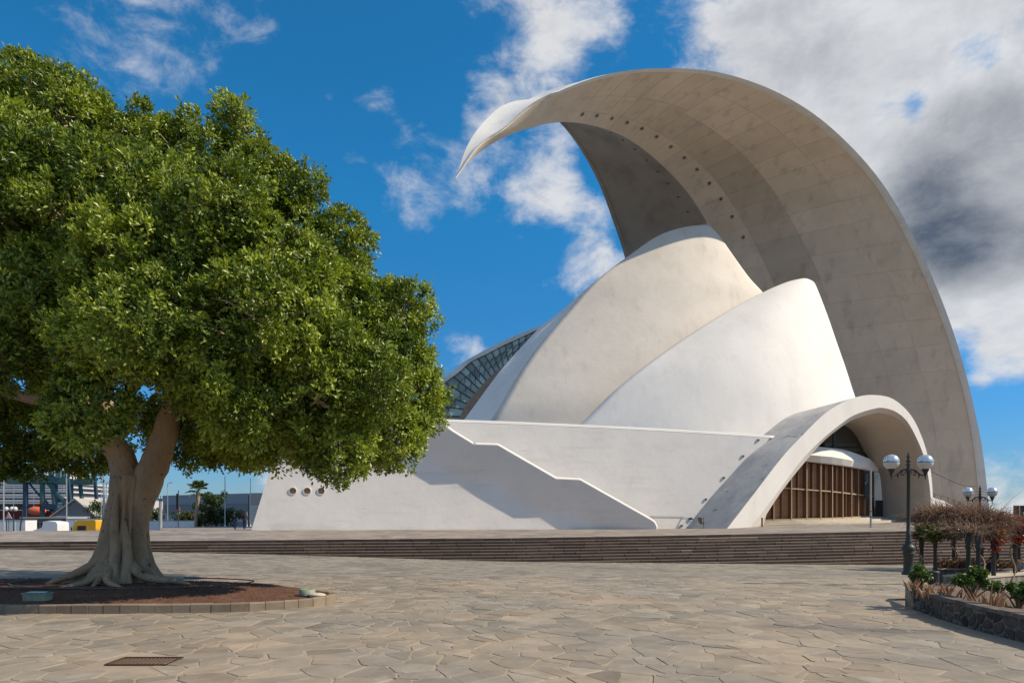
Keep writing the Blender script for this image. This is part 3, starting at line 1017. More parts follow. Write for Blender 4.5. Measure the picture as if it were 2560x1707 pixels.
# white ramp wall and outside stair between the portico and the foot of the wing
rw = MB()
f4 = [P(2333, 1310, 88), P(2412, 1310, 93), P(2410, 1279, 93), P(2385, 1264, 91.4), P(2360, 1252, 89.8), P(2333, 1243, 88)]
rw.hexa(f4, [p + Vector((0.3, 1.2, 0)) for p in f4])
hp(rw, 'ramp_wall', WHITE_WALL)
side = empty('side_stair'); side.parent = hall; side.location = -HALL_LOC
for k in range(18):
    a = P(2345 + 5.2 * k, 1249 + 2.75 * k, 96 - 0.1 * k)
    m = MB().box(a + Vector((0.2, 1.0, -1.2)), (0.95, 2.6, 2.4))
    hp(m, 'stair_step', PALESTONE, side)
hr = MB()
ra = [P(2330, 1179, 94), P(2360, 1193, 94.5), P(2385, 1205, 95), P(2410, 1213, 95.3), P(2448, 1215, 96)]
hr.tube(ra, 0.05, 5)
ra2 = [P(2335, 1243, 93), P(2370, 1252, 93.6), P(2400, 1266, 94.2), P(2430, 1283, 95)]
hr.tube([p + Vector((0, 0, 0.5)) for p in ra2], 0.04, 5)
for p in ra2 + [ra2[0].lerp(ra2[1], .5), ra2[1].lerp(ra2[2], .5), ra2[2].lerp(ra2[3], .5)]:
    hr.tube([p - Vector((0, 0, .5)), p + Vector((0, 0, .5))], 0.035, 5)
hp(hr, 'handrail', STEEL, side)
cbl = MB()
cbl.tube([wall_pt(1625, 1290.5, .05), wall_pt(1700, 1291.5, .05), wall_pt(1722, 1295, .05), P(1735, 1297, 69)], 0.02, 4)
cbl.tube([wall_pt(1706, 1292, .05), wall_pt(1690, 1322, .05)], 0.02, 4)
hp(cbl, 'cable', STEEL, plinth_wall)
# ------------------------------------------------------------------ ground, terrace, steps, paving
def interp(x, xs, ys): return float(np.interp(x, xs, ys))


RINGY = [5, 11.3, 13.1, 14.2, 17, 17.8, 22, 30, 36.6]
RINGX = [8.75, 8.5, 8.6, 8.8, 9.45, 10.2, 13.4, 18, 21.6]


def ring_x(Y): return interp(Y, RINGY, RINGX)


def plaza_z(X, Y):
    g = sstep(16, 43, Y)
    h = interp(X, [-40, -33, -15, 0, 27, 40], [0.10, 0.06, -0.27, -0.67, -0.90, -0.92])
    return h * g


quay = struct(MB().grid([[Vector((x, y, -2.7)) for x in (-420, 0, 420)] for y in (-300, 0, 420)], smooth=False).build('quay_ground', material('asphalt quay', (0.10, 0.10, 0.10), 0.9, 0.2, 0.05)))
sea = struct(MB().grid([[Vector((x, y, -3.4)) for x in (-22000, 0, 22000)] for y in (-22000, 0, 22000)], smooth=False).build('sea', material('sea water', (0.02, 0.06, 0.09), 0.25, 0.2, 0.02, bump=0.3, bscale=0.6, bdist=0.2)))

EARTH = material('sandy mortar', (0.31, 0.25, 0.185), 0.95, 0.16, 0.6, bump=0.4, bscale=25, bdist=0.01, stains=[((0.22, 0.18, 0.14), 0.5, 0.55, 0.75, 0.5, (1, 1, 1))])


def paving_material(name, base, mortar, dark, sc=1.5, rot=0.0):
    """irregular flagstones seen from afar"""
    m = bpy.data.materials.new(name); m.use_nodes = True
    nt = m.node_tree; N, L = nt.nodes.new, nt.links.new
    b = nt.nodes['Principled BSDF']; b.inputs['Roughness'].default_value = 0.8; b.inputs['Specular IOR Level'].default_value = 0.35
    tc = N('ShaderNodeTexCoord')
    wn = N('ShaderNodeTexNoise'); wn.inputs['Scale'].default_value = 1.1; wn.inputs['Detail'].default_value = 3
    L(tc.outputs['Object'], wn.inputs['Vector'])
    ws = N('ShaderNodeVectorMath'); ws.operation = 'MULTIPLY_ADD'
    L(wn.outputs['Color'], ws.inputs[0]); ws.inputs[1].default_value = (0.35, 0.35, 0); L(tc.outputs['Object'], ws.inputs[2])
    mp = N('ShaderNodeMapping'); mp.inputs['Scale'].default_value = (1, 1.15, 0); L(ws.outputs[0], mp.inputs['Vector'])
    v = N('ShaderNodeTexVoronoi'); v.inputs['Scale'].default_value = sc; L(mp.outputs[0], v.inputs['Vector'])
    e = N('ShaderNodeTexVoronoi'); e.feature = 'DISTANCE_TO_EDGE'; e.inputs['Scale'].default_value = sc; L(mp.outputs[0], e.inputs['Vector'])
    sep = N('ShaderNodeSeparateColor'); L(v.outputs['Color'], sep.inputs[0])
    r = N('ShaderNodeMapRange'); L(sep.outputs[0], r.inputs[0]); r.inputs[3].default_value = 0.66; r.inputs[4].default_value = 1.26
    vm = N('ShaderNodeVectorMath'); vm.operation = 'SCALE'; vm.inputs[0].default_value = base; L(r.outputs[0], vm.inputs['Scale'])
    n2 = N('ShaderNodeTexNoise'); n2.inputs['Scale'].default_value = 0.16; n2.inputs['Detail'].default_value = 7; L(tc.outputs['Object'], n2.inputs['Vector'])
    r2 = N('ShaderNodeMapRange'); L(n2.outputs['Fac'], r2.inputs[0]); r2.inputs[1].default_value = 0.50; r2.inputs[2].default_value = 0.62
    r2.inputs[4].default_value = 0.75
    mx = N('ShaderNodeMix'); mx.data_type = 'RGBA'; L(r2.outputs[0], mx.inputs[0]); L(vm.outputs[0], mx.inputs[6])
    vd = N('ShaderNodeVectorMath'); vd.operation = 'SCALE'; vd.inputs[0].default_value = dark; L(r.outputs[0], vd.inputs['Scale']); L(vd.outputs[0], mx.inputs[7])
    er = N('ShaderNodeMapRange'); L(e.outputs['Distance'], er.inputs[0]); er.inputs[1].default_value = 0.02; er.inputs[2].default_value = 0.045; er.inputs[3].default_value = 0.7; er.inputs[4].default_value = 0
    m2 = N('ShaderNodeMix'); m2.data_type = 'RGBA'; L(er.outputs[0], m2.inputs[0]); L(mx.outputs[2], m2.inputs[6]); m2.inputs[7].default_value = (*mortar, 1)
    n3 = N('ShaderNodeTexNoise'); n3.inputs['Scale'].default_value = 6; n3.inputs['Detail'].default_value = 6; L(tc.outputs['Object'], n3.inputs['Vector'])
    r3 = N('ShaderNodeMapRange'); L(n3.outputs['Fac'], r3.inputs[0]); r3.inputs[1].default_value = .3; r3.inputs[2].default_value = .7; r3.inputs[3].default_value = .85; r3.inputs[4].default_value = 1.15
    v4 = N('ShaderNodeVectorMath'); v4.operation = 'SCALE'; L(m2.outputs[2], v4.inputs[0]); L(r3.outputs[0], v4.inputs['Scale'])
    L(v4.outputs[0], b.inputs['Base Color'])
    bp = N('ShaderNodeBump'); bp.inputs['Strength'].default_value = 0.6; bp.inputs['Distance'].default_value = 0.02
    eh = N('ShaderNodeMapRange'); L(e.outputs['Distance'], eh.inputs[0]); eh.inputs[2].default_value = 0.06
    L(eh.outputs[0], bp.inputs['Height']); L(bp.outputs[0], b.inputs['Normal'])
    return m


PAVE_FAR = paving_material('far flagstones', (0.235, 0.205, 0.165), (0.27, 0.225, 0.17), (0.15, 0.135, 0.115), 1.9)
PAVE_TERR = paving_material('terrace paving', (0.255, 0.215, 0.18), (0.29, 0.24, 0.19), (0.20, 0.165, 0.14), 0.9)
Y_SPLIT = 25.0

pz = MB()
ys = [-6, 0, 4, 6] + [6.5 + 0.5 * i for i in range(int((Y_SPLIT - 6.5) * 2) + 1)]
pz.grid([[Vector((lerp(-60, ring_x(y), a / 60), y, plaza_z(lerp(-60, ring_x(y), a / 60), y))) for a in range(61)] for y in ys], mi=0)
ys2 = [Y_SPLIT + (36.6 - Y_SPLIT) * i / 20 for i in range(21)]
pz.grid([[Vector((lerp(-60, ring_x(y), a / 60), y, plaza_z(lerp(-60, ring_x(y), a / 60), y))) for a in range(61)] for y in ys2], mi=1)
pz.grid([[Vector((lerp(-60, 60, a / 80), y, plaza_z(lerp(-60, 60, a / 80), y))) for a in range(81)] for y in [36.6 + 1.2 * i for i in range(9)]], mi=1)
plaza = struct(pz.build('plaza', [EARTH, PAVE_FAR]))

# planting bed outline of the tree (needed for the paving)
BED = [(-16, 15.3), (-17.3, 17), (-17.6, 19.3), (-16, 21.2), (-12.5, 21.2), (-9, 20.4), (-7.2, 19.65), (-5.6, 18.4), (-4.7, 17.5), (-4.32, 16.75), (-4.58, 15.9), (-5.17, 15.38), (-5.96, 15.0), (-7.3, 14.78), (-8.87, 14.7), (-11, 14.7), (-13.6, 14.8)]


def closed_curve(pts, n):
    out = []
    m = len(pts)
    for k in range(n):
        x = k / n * m
        i = int(x); f = x - i
        p0, p1, p2, p3 = [Vector((*pts[(i + q) % m], 0)) for q in (-1, 0, 1, 2)]
        out.append(0.5 * ((2 * p1) + (p2 - p0) * f + (2 * p0 - 5 * p1 + 4 * p2 - p3) * f * f + (3 * p1 - p0 - 3 * p2 + p3) * f ** 3))
    return out


bed_line = closed_curve(BED, 340)


def in_poly(x, y, poly):
    c = False
    j = len(poly) - 1
    for i in range(len(poly)):
        if (poly[i].y > y) != (poly[j].y > y) and x < (poly[j].x - poly[i].x) * (y - poly[i].y) / (poly[j].y - poly[i].y) + poly[i].x:
            c = not c
        j = i
    return c


# --- irregular flagstones: cells round jittered seeds
def cells(seeds, reach):
    """Voronoi cell polygons of 2-D seeds, by clipping with the bisectors of near neighbours"""
    S = np.array(seeds)
    out = []
    for i, (sx, sy) in enumerate(S):
        d2 = (S[:, 0] - sx) ** 2 + (S[:, 1] - sy) ** 2
        nb = np.where((d2 < reach * reach) & (d2 > 0))[0]
        nb = nb[np.argsort(d2[nb])][:18]
        poly = [(sx - reach, sy - reach), (sx + reach, sy - reach), (sx + reach, sy + reach), (sx - reach, sy + reach)]
        for k in nb:
            mx, my = (S[k, 0] + sx) / 2, (S[k, 1] + sy) / 2
            nx, ny = S[k, 0] - sx, S[k, 1] - sy
            new = []
            for a in range(len(poly)):
                p, q = poly[a], poly[(a + 1) % len(poly)]
                dp = (p[0] - mx) * nx + (p[1] - my) * ny
                dq = (q[0] - mx) * nx + (q[1] - my) * ny
                if dp <= 0:
                    new.append(p)
                if (dp < 0 < dq) or (dq < 0 < dp):
                    f = dp / (dp - dq)
                    new.append((p[0] + (q[0] - p[0]) * f, p[1] + (q[1] - p[1]) * f))
            poly = new
            if len(poly) < 3:
                break
        out.append(poly)
    return out


def inset(poly, d):
    """move every side of a convex polygon inwards"""
    n = len(poly)
    cx = sum(p[0] for p in poly) / n; cy = sum(p[1] for p in poly) / n
    res = list(poly)
    for a in range(n):
        p, q = poly[a], poly[(a + 1) % n]
        ex, ey = q[0] - p[0], q[1] - p[1]
        l = math.hypot(ex, ey)
        if l < 1e-6:
            continue
        nx, ny = -ey / l, ex / l
        if (cx - p[0]) * nx + (cy - p[1]) * ny < 0:
            nx, ny = -nx, -ny
        ox, oy = p[0] + nx * d, p[1] + ny * d
        new = []
        for b in range(len(res)):
            u, w = res[b], res[(b + 1) % len(res)]
            du = (u[0] - ox) * nx + (u[1] - oy) * ny
            dw = (w[0] - ox) * nx + (w[1] - oy) * ny
            if du >= 0:
                new.append(u)
            if (du < 0 < dw) or (dw < 0 < du):
                f = du / (du - dw)
                new.append((u[0] + (w[0] - u[0]) * f, u[1] + (w[1] - u[1]) * f))
        res = new
        if len(res) < 3:
            return []
    return res


def soften(poly, k=0.22, jit=0.0, r=random):
    """cut the corners so that a stone is not a crisp polygon"""
    out = []
    n = len(poly)
    for a in range(n):
        p0, p, p2 = poly[a - 1], poly[a], poly[(a + 1) % n]
        for q in (p0, p2):
            kk = min(k, 0.07 / max(1e-6, math.hypot(q[0] - p[0], q[1] - p[1])) + 0.08)
            out.append((p[0] + (q[0] - p[0]) * kk + r.uniform(-jit, jit), p[1] + (q[1] - p[1]) * kk + r.uniform(-jit, jit)))
    return out


sr = random.Random(11)
seeds = []
y = 7.0
while y < Y_SPLIT + 1.2:
    step = 0.41
    x = -0.82 * y - 1.5
    while x < 0.82 * y + 1.5:
        if sr.random() > 0.16:
            seeds.append((x + sr.uniform(-.36, .36), y + sr.uniform(-.25, .25)))
            if sr.random() < .16:
                seeds.append((seeds[-1][0] + sr.uniform(.15, .3), seeds[-1][1] + sr.uniform(-.22, .22)))
        x += 0.60
    y += step
polys = cells(seeds, 2.0)
STONE = material('grey flagstone', (0.245, 0.212, 0.168), 0.72, 0.18, 1.9, bump=0.5, bscale=9, bdist=0.012, tone=1.0, spec=0.4,
                 stains=[((0.33, 0.255, 0.175), 0.33, 0.44, 0.60, 0.75, (1, 1, 1)), ((0.12, 0.11, 0.10), 0.24, 0.55, 0.66, 0.55, (1, 1, 1)), ((0.10, 0.09, 0.08), 4, 0.62, 0.72, 0.6, (1, 1, 1)), ((0.31, 0.285, 0.25), 2.2, 0.57, 0.68, 0.6, (1, 1, 1)), ((0.07, 0.06, 0.05), 11, 0.68, 0.74, 0.7, (1, 1, 1))])
stones = []
for (sx, sy), poly in zip(seeds, polys):
    if len(poly) < 3 or sy < 7.2 or sy > Y_SPLIT or sx > ring_x(sy) - 0.12 or abs(sx) > 0.79 * sy + 1.0:
        continue
    if in_poly(sx, sy, bed_line):
        continue
    if -5.95 < sx < -4.65 and 9.4 < sy < 10.35:
        continue
    gap = sr.uniform(0.003, 0.011) + 0.022 * (1 - sstep(-4, 2.5, sx)) * sr.random()
    pl = inset(poly, gap)
    if len(pl) < 3:
        continue
    pl = soften(pl, 0.14, 0.02, sr)
    stones.append((sy, pl))
stones.sort(key=lambda q: q[0])


def flag(mb, pl, zf, h, tone):
    n = len(pl)
    cx = sum(p[0] for p in pl) / n; cy = sum(p[1] for p in pl) / n
    tx, ty = sr.uniform(-.006, .006), sr.uniform(-.008, .008)
    def z(p, q): return zf(p[0], p[1]) + q + (p[0] - cx) * tx + (p[1] - cy) * ty
    inn = [(cx + (p[0] - cx) * .965, cy + (p[1] - cy) * .965) for p in pl]
    vs = [Vector((p[0], p[1], z(p, -0.03))) for p in pl] + [Vector((p[0], p[1], z(p, h - 0.006))) for p in pl] + [Vector((p[0], p[1], z(p, h))) for p in inn]
    fs = [(k, (k + 1) % n, n + (k + 1) % n, n + k) for k in range(n)] + [(n + k, n + (k + 1) % n, 2 * n + (k + 1) % n, 2 * n + k) for k in range(n)] + [tuple(range(2 * n, 3 * n))]
    mb.add(vs, fs, tone)


rest = MB()
for k, (sy, pl) in enumerate(stones):
    tn = sr.gauss(-.03, 0.10)
    cxs, cys = sum(q[0] for q in pl) / len(pl), sum(q[1] for q in pl) / len(pl)
    if cxs > -1.5 and abs(cys - (14.4 - .26 * cxs)) < .20:
        tn -= .30           # a course of darker stone crossing the plaza
    h = 0.007 + sr.uniform(-.004, .005)
    if k < 300:
        m = MB(); flag(m, pl, plaza_z, h, tn)
        m.build('flagstone', STONE, plaza)
    else:
        flag(rest, pl, plaza_z, h, tn)
stuff(rest.build('far_flagstones', STONE, plaza))

# --- the terrace and the flight of steps down to the plaza
TP = [-700, 0, 640, 1280, 1720, 2260, 2560, 3100]
TV = [1361, 1354.5, 1350, 1345, 1338, 1327.5, 1322, 1313]
TYs = [43.4, 43.6, 43.8, 44.0, 44.4, 45.2, 45.8, 47]
BP = [-700, 0, 390, 630, 1640, 1716, 1830, 1914, 2100, 2219, 2330, 2460, 3100]
BV = [1328, 1327, 1324.5, 1324.5, 1321.5, 1321, 1319.5, 1313, 1309, 1305, 1301, 1299, 1297]
BY = [60, 60, 61, 62, 70, 70.7, 66.5, 72.5, 78, 84, 92, 104, 104]


def top_edge(u): return P(u, interp(u, TP, TV), interp(u, TP, TYs))


tu = [-700 + 25 * i for i in range(153)]
tr_rows = [[top_edge(u) for u in tu]]
for k in range(1, 9):
    tr_rows.append([P(u, lerp(interp(u, TP, TV), interp(u, BP, BV), 0), 1) if False else top_edge(u).lerp(P(u, interp(u, BP, BV), interp(u, BP, BY)), k / 8) for u in tu])
far = []
for u in tu:
    b = P(u, interp(u, BP, BV), interp(u, BP, BY))
    if u < 395:
        far.append(Vector((b.x - 3, b.y + 10, -2.2)))
    elif u < 640:
        far.append(P(u, 1316.0, 100))
    else:
        far.append(Vector((b.x, b.y + 40, b.z)))
tr_rows.append(far)
terrace = struct(MB().grid(tr_rows).build('terrace', PAVE_TERR))

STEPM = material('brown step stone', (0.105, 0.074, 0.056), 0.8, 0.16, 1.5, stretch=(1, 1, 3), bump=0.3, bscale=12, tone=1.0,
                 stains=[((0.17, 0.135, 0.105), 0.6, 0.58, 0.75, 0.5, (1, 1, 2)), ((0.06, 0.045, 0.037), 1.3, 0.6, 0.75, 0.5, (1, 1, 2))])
steps = struct(empty('terrace_steps', (0, 44, 0)))
RISE, GO = 0.172, 0.34
br = random.Random(5)
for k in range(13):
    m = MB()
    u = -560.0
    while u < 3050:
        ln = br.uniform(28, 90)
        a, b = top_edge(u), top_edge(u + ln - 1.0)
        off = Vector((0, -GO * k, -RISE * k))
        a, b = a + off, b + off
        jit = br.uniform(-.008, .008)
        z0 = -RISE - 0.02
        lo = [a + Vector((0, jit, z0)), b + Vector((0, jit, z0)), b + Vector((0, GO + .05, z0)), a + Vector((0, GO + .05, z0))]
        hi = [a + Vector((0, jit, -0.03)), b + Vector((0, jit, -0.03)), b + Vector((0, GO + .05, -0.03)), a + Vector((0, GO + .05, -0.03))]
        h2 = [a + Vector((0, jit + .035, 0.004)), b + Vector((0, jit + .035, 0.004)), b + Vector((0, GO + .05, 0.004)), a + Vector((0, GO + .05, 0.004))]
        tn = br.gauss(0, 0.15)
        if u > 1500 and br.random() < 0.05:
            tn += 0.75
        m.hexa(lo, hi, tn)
        m.add([hi[0], hi[1], h2[1], h2[0]], [(0, 1, 2, 3)], 0.30 + tn)      # worn nosing, toned paler to stand in for its sunlit edge
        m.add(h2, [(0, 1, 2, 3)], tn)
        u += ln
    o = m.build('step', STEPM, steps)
    o.location = (0, -44, 0)

# --- the tree's planting bed: kerb stones, soil
bed = thing('tree_planting_bed', 'long oval bed of brown soil edged with low stone kerb around the big tree', 'planting bed', (-10.9, 18, 0))
KERB = material('kerb stone', (0.235, 0.185, 0.13), 0.9, 0.15, 3, bump=0.5, bscale=18, bdist=0.01, rand=0.14, stains=[((0.14, 0.12, 0.10), 7, 0.6, 0.72, 0.6, (1, 1, 1))])
lens = [0.0]
for a, b in zip(bed_line, bed_line[1:] + bed_line[:1]):
    lens.append(lens[-1] + (b - a).length)
tot = lens[-1]


def bed_at(s):
    s %= tot
    i = max(0, int(np.searchsorted(lens, s)) - 1)
    a, b = bed_line[i % len(bed_line)], bed_line[(i + 1) % len(bed_line)]
    f = (s - lens[i]) / max(1e-9, lens[i + 1] - lens[i])
    p = a.lerp(b, f)
    d = (b - a).normalized()
    return p, Vector((d.y, -d.x, 0))


s, kr = 0.0, random.Random(2)
sgn = 1 if not in_poly(*(bed_at(0)[0] + bed_at(0)[1] * 0.3).xy, bed_line) else -1
while s < tot - 0.1:
    ln = min(kr.uniform(0.32, 0.44), tot - s)
    (a, na), (b, nb) = bed_at(s + 0.006), bed_at(s + ln - 0.006)
    na, nb = na * sgn, nb * sgn
    zt = 0.195 + kr.uniform(-.008, .008)
    ou = kr.uniform(-.008, .008)
    def q(p, n, o, z): return p + n * o + Vector((0, 0, z + plaza_z(p.x, p.y)))
    ring0 = [q(a, na, ou, -.05), q(b, nb, ou, -.05), q(b, nb, -.17, -.05), q(a, na, -.17, -.05)]
    ring1 = [q(a, na, ou, zt - .02), q(b, nb, ou, zt - .02), q(b, nb, -.17, zt - .02), q(a, na, -.17, zt - .02)]
    ring2 = [q(a, na, ou - .02, zt), q(b, nb, ou - .02, zt), q(b, nb, -.15, zt), q(a, na, -.15, zt)]
    vs = ring0 + ring1 + ring2
    fs = [(i, (i + 1) % 4, 4 + (i + 1) % 4, 4 + i) for i in range(4)] + [(4 + i, 4 + (i + 1) % 4, 8 + (i + 1) % 4, 8 + i) for i in range(4)] + [(8, 9, 10, 11)]
    m = MB().add([p - Vector((-10.9, 18, 0)) for p in vs], fs)
    m.build('kerb_stone', KERB, bed)
    s += ln
SOIL = material('red brown volcanic soil', (0.125, 0.062, 0.038), 0.95, 0.3, 8, bump=1.0, bscale=40, bdist=0.03, stains=[((0.20, 0.11, 0.065), 1.2, 0.5, 0.7, 0.6, (1, 1, 1))])
cx, cy = -10.9, 18.0
m = MB()
rows = []
for r in range(13):
    f = 1 - r / 12 * 0.999
    row = []
    for p in bed_line[::2]:
        x, y = cx + (p.x - cx) * f, cy + (p.y - cy) * f
        if r == 0:
            d = Vector((p.x - cx, p.y - cy, 0)).normalized(); x -= d.x * .1; y -= d.y * .1
        row.append(Vector((x - cx, y - cy, 0.165 + 0.12 * sstep(0, 6, r) + kr.uniform(-.012, .012))))
    rows.append(row)
m.grid(rows, close=True)
m.build('soil', SOIL, bed)
# pebbles and litter on the soil: loose grit, too small to count
grit = MB()
for _ in range(1500):
    a = kr.uniform(0, 2 * math.pi); f = math.sqrt(kr.random()) * 0.94
    p = bed_line[int(kr.random() * len(bed_line))]
    x, y = (p.x - cx) * f, (p.y - cy) * f
    r_ = kr.uniform(.012, .035)
    zg = 0.155 + 0.12 * sstep(0, 6, (1 - f) * 12)
    grit.add([Vector((x + r_ * math.cos(t), y + r_ * math.sin(t), zg)) for t in (0, 2.1, 4.2)] + [Vector((x, y, zg + .02 + r_))], [(0, 1, 3), (1, 2, 3), (2, 0, 3)], kr.uniform(-.3, .5))
stuff(grit.build('grit', SOIL, bed))

# irrigation hose lying in rings round the trunk
HOSE = material('grey irrigation hose', (0.13, 0.11, 0.09), 0.6, 0.2, 2)
hs = MB()
for (ox, oy, rx, ry, k0, k1) in ((-10.3, 18.4, 3.2, 1.5, 2.6, 7.6), (-11.9, 18.2, 2.0, 1.2, 1.4, 5.4)):
    hs.tube([Vector((ox + rx * math.cos(t) * (1 + .05 * math.sin(3 * t)), oy + ry * math.sin(t), 0.315)) for t in np.linspace(k0, k1, 40)], 0.018, 6)
tag(hs.build('garden_hose', HOSE), 'grey irrigation hose lying in loops on soil around the tree trunk', 'hose')

# two ground lights in the bed
GLZ = material('greenish lamp housing', (0.22, 0.26, 0.19), 0.6, 0.2, 6)
fx = P(90, 1508, 15.3)
l1 = thing('ground_light', 'flat green rectangular ground light behind the shaded kerb', 'ground light', (fx.x, 15.35, 0.2), group='ground lights in the tree bed')
MB().box((0, 0, 0.09), (0.50, 0.26, 0.16)).box((0, 0, 0.175), (0.54, 0.30, 0.03)).build('housing', GLZ, l1)
MB().box((0, -.005, 0.195), (0.44, 0.2, 0.012)).build('lens', DARKGLASS, l1)
fx = P(762, 1493, 16.3)
l2 = thing('ground_light', 'small round green ground light with stone at the sunlit bed end', 'ground light', (fx.x, 16.5, 0.2), group='ground lights in the tree bed')
MB().lathe([(0.20, 0), (0.19, 0.14), (0.15, 0.15), (0.14, 0.11), (0.001, 0.11)], 16).build('housing', GLZ, l2)
MB().lathe([(0.135, 0.12), (0.001, 0.125)], 16).build('lens', DARKGLASS, l2)
MB().ball((0.28, -0.18, 0.02), 0.16, 8, 6, (1.4, 0.9, 0.35)).build('base_stone', PALESTONE, l2)

# iron drain grate let into the paving
dg = thing('drain_grate', 'rusty iron drain grate let into the stone paving', 'drain grate', (-5.30, 9.86, 0))
RUST = material('rusty iron', (0.075, 0.042, 0.028), 0.8, 0.3, 12, metal=0.2)
W_, H_ = 0.86, 0.50
fr = MB()
for (c, s_) in (((0, -H_ / 2, .004), (W_, .03, .035)), ((0, H_ / 2, .004), (W_, .03, .035)), ((-W_ / 2, 0, .005), (.03, H_ - .03, .033)), ((W_ / 2, 0, .005), (.03, H_ - .03, .033))):
    fr.box(c, s_)
fr.build('frame', RUST, dg)
for i in range(14):
    MB().box((-W_ / 2 + 0.0573 * (i + 1), 0, .008), (0.020, H_ - .034, .010)).build('bar', RUST, dg)
MB().box((0, 0, .000), (W_ - .03, H_ - .03, .006)).build('pit', EARTH, dg)

# --- curved low stone wall of the right-hand planter, stone by stone
ring = thing('stone_planter', 'curved low planter of dark rubble stone with pale joints and dry soil', 'planter', (8.5, 11, 0))
RO = Vector((8.5, 11, 0))
WALLY = [4.5 + (17.2 - 4.5) * i / 60 for i in range(61)]
wl = [Vector((ring_x(y), y, 0)) for y in WALLY]
wl = [(wl[max(0, i - 3)] + wl[max(0, i - 2)] + wl[i] + wl[min(60, i + 2)] + wl[min(60, i + 3)]) / 5 for i in range(61)]
WALL_END = 15.6
wl = [p for p in wl if p.y <= WALL_END]
seg = [0.0]
for a, b in zip(wl[:-1], wl[1:]):
    seg.append(seg[-1] + (b - a).length)
WLEN = seg[-1]
WH = 0.45


def wpt(s, z, off):
    i = min(len(wl) - 2, max(0, int(np.searchsorted(seg, s)) - 1))
    f = (s - seg[i]) / (seg[i + 1] - seg[i])
    p = wl[i].lerp(wl[i + 1], f)
    d = (wl[i + 1] - wl[i]).normalized()
    n = Vector((-d.y, d.x, 0))      # outwards, to the left
    if n.x > 0:
        n = -n
    return p + n * off + Vector((0, 0, z))


RUBBLE = material('dark basalt rubble', (0.085, 0.070, 0.060), 0.85, 0.3, 5, bump=0.8, bscale=14, bdist=0.02, tone=1.0, stains=[((0.2, 0.18, 0.15), 3, 0.6, 0.75, 0.5, (1, 1, 1))])
MORTAR = material('pale wall mortar', (0.165, 0.15, 0.13), 0.95, 0.25, 6, bump=0.5, bscale=30)
mw = MB()
ss_ = [WLEN * i / 80 for i in range(81)]
prof = [(-0.0, -0.3), (0.0, WH - .02), (-0.30, WH - .02), (-0.30, 0.2)]
mw.grid([[wpt(s, z, o) - RO for o, z in prof] for s in ss_], smooth=False)
pe = [wpt(WLEN, z, o) - RO for o, z in prof]
mw.add(pe, [(0, 1, 2, 3)])
mw.build('wall_core', MORTAR, ring)
wr = random.Random(21)
sd = []
sx = -0.3
while sx < WLEN + .3:
    for zz in (-0.05, 0.12, 0.30, 0.47):
        sd.append((sx + wr.uniform(-.1, .1), zz + wr.uniform(-.07, .07)))
    sx += 0.27
wc = cells(sd, 1.0)
for (sx, sz), pl in zip(sd, wc):
    if sx < 0.1 or sx > WLEN - .02:
        continue
    # clip to the height of the wall
    pl = [(min(WLEN, max(0, p[0])), min(WH - .01, max(-.12, p[1]))) for p in pl]
    pl = inset(pl, wr.uniform(.010, .022))
    if len(pl) < 3:
        continue
    pl = soften(pl, .22, .006, wr)
    n = len(pl)
    mx_, mz_ = sum(p[0] for p in pl) / n, sum(p[1] for p in pl) / n
    pro = wr.uniform(.012, .03)
    vs = [wpt(p[0], p[1], -.04) - RO for p in pl] + [wpt(p[0], p[1], pro * .5) - RO for p in pl] + [wpt(mx_ + (p[0] - mx_) * .8, mz_ + (p[1] - mz_) * .8, pro) - RO for p in pl]
    fs = [(k, (k + 1) % n, n + (k + 1) % n, n + k) for k in range(n)] + [(n + k, n + (k + 1) % n, 2 * n + (k + 1) % n, 2 * n + k) for k in range(n)] + [tuple(range(2 * n, 3 * n))]
    MB().add(vs, fs, wr.gauss(0, .22)).build('stone', RUBBLE, ring)
# rubble on the end face of the wall
for kx in range(2):
    z = 0.0
    while z < WH - .08:
        hh = min(wr.uniform(.10, .18), WH - .05 - z)
        e0 = wpt(WLEN, 0, -.015 - .145 * kx) - RO; e1_ = wpt(WLEN, 0, -.145 - .145 * kx) - RO
        up_ = Vector((0, .03 + wr.uniform(0, .015), 0))
        lo = [e0 + Vector((0, -.02, z + .01)), e1_ + Vector((0, -.02, z + .01)), e1_ + up_ + Vector((0, 0, z + .015)), e0 + up_ + Vector((0, 0, z + .015))]
        hi = [q + Vector((0, 0, hh - .02)) for q in lo]
        MB().hexa(lo, hi, wr.gauss(0, .22)).build('stone', RUBBLE, ring)
        z += hh
# rough coping stones
s = 0.0
while s < WLEN - .05:
    ln = min(wr.uniform(.3, .6), WLEN - s)
    zt = WH + wr.uniform(-.005, .03)
    lo = [wpt(s + .008, WH - .06, .035) - RO, wpt(s + ln - .008, WH - .06, .03) - RO, wpt(s + ln - .008, WH - .06, -.31) - RO, wpt(s + .008, WH - .06, -.31) - RO]
    hi = [wpt(s + .02, zt, .02) - RO, wpt(s + ln - .02, zt, .02) - RO, wpt(s + ln - .02, zt - .01, -.30) - RO, wpt(s + .02, zt - .01, -.30) - RO]
    MB().hexa(lo, hi, wr.gauss(.5, .2)).build('coping_stone', RUBBLE, ring)
    s += ln
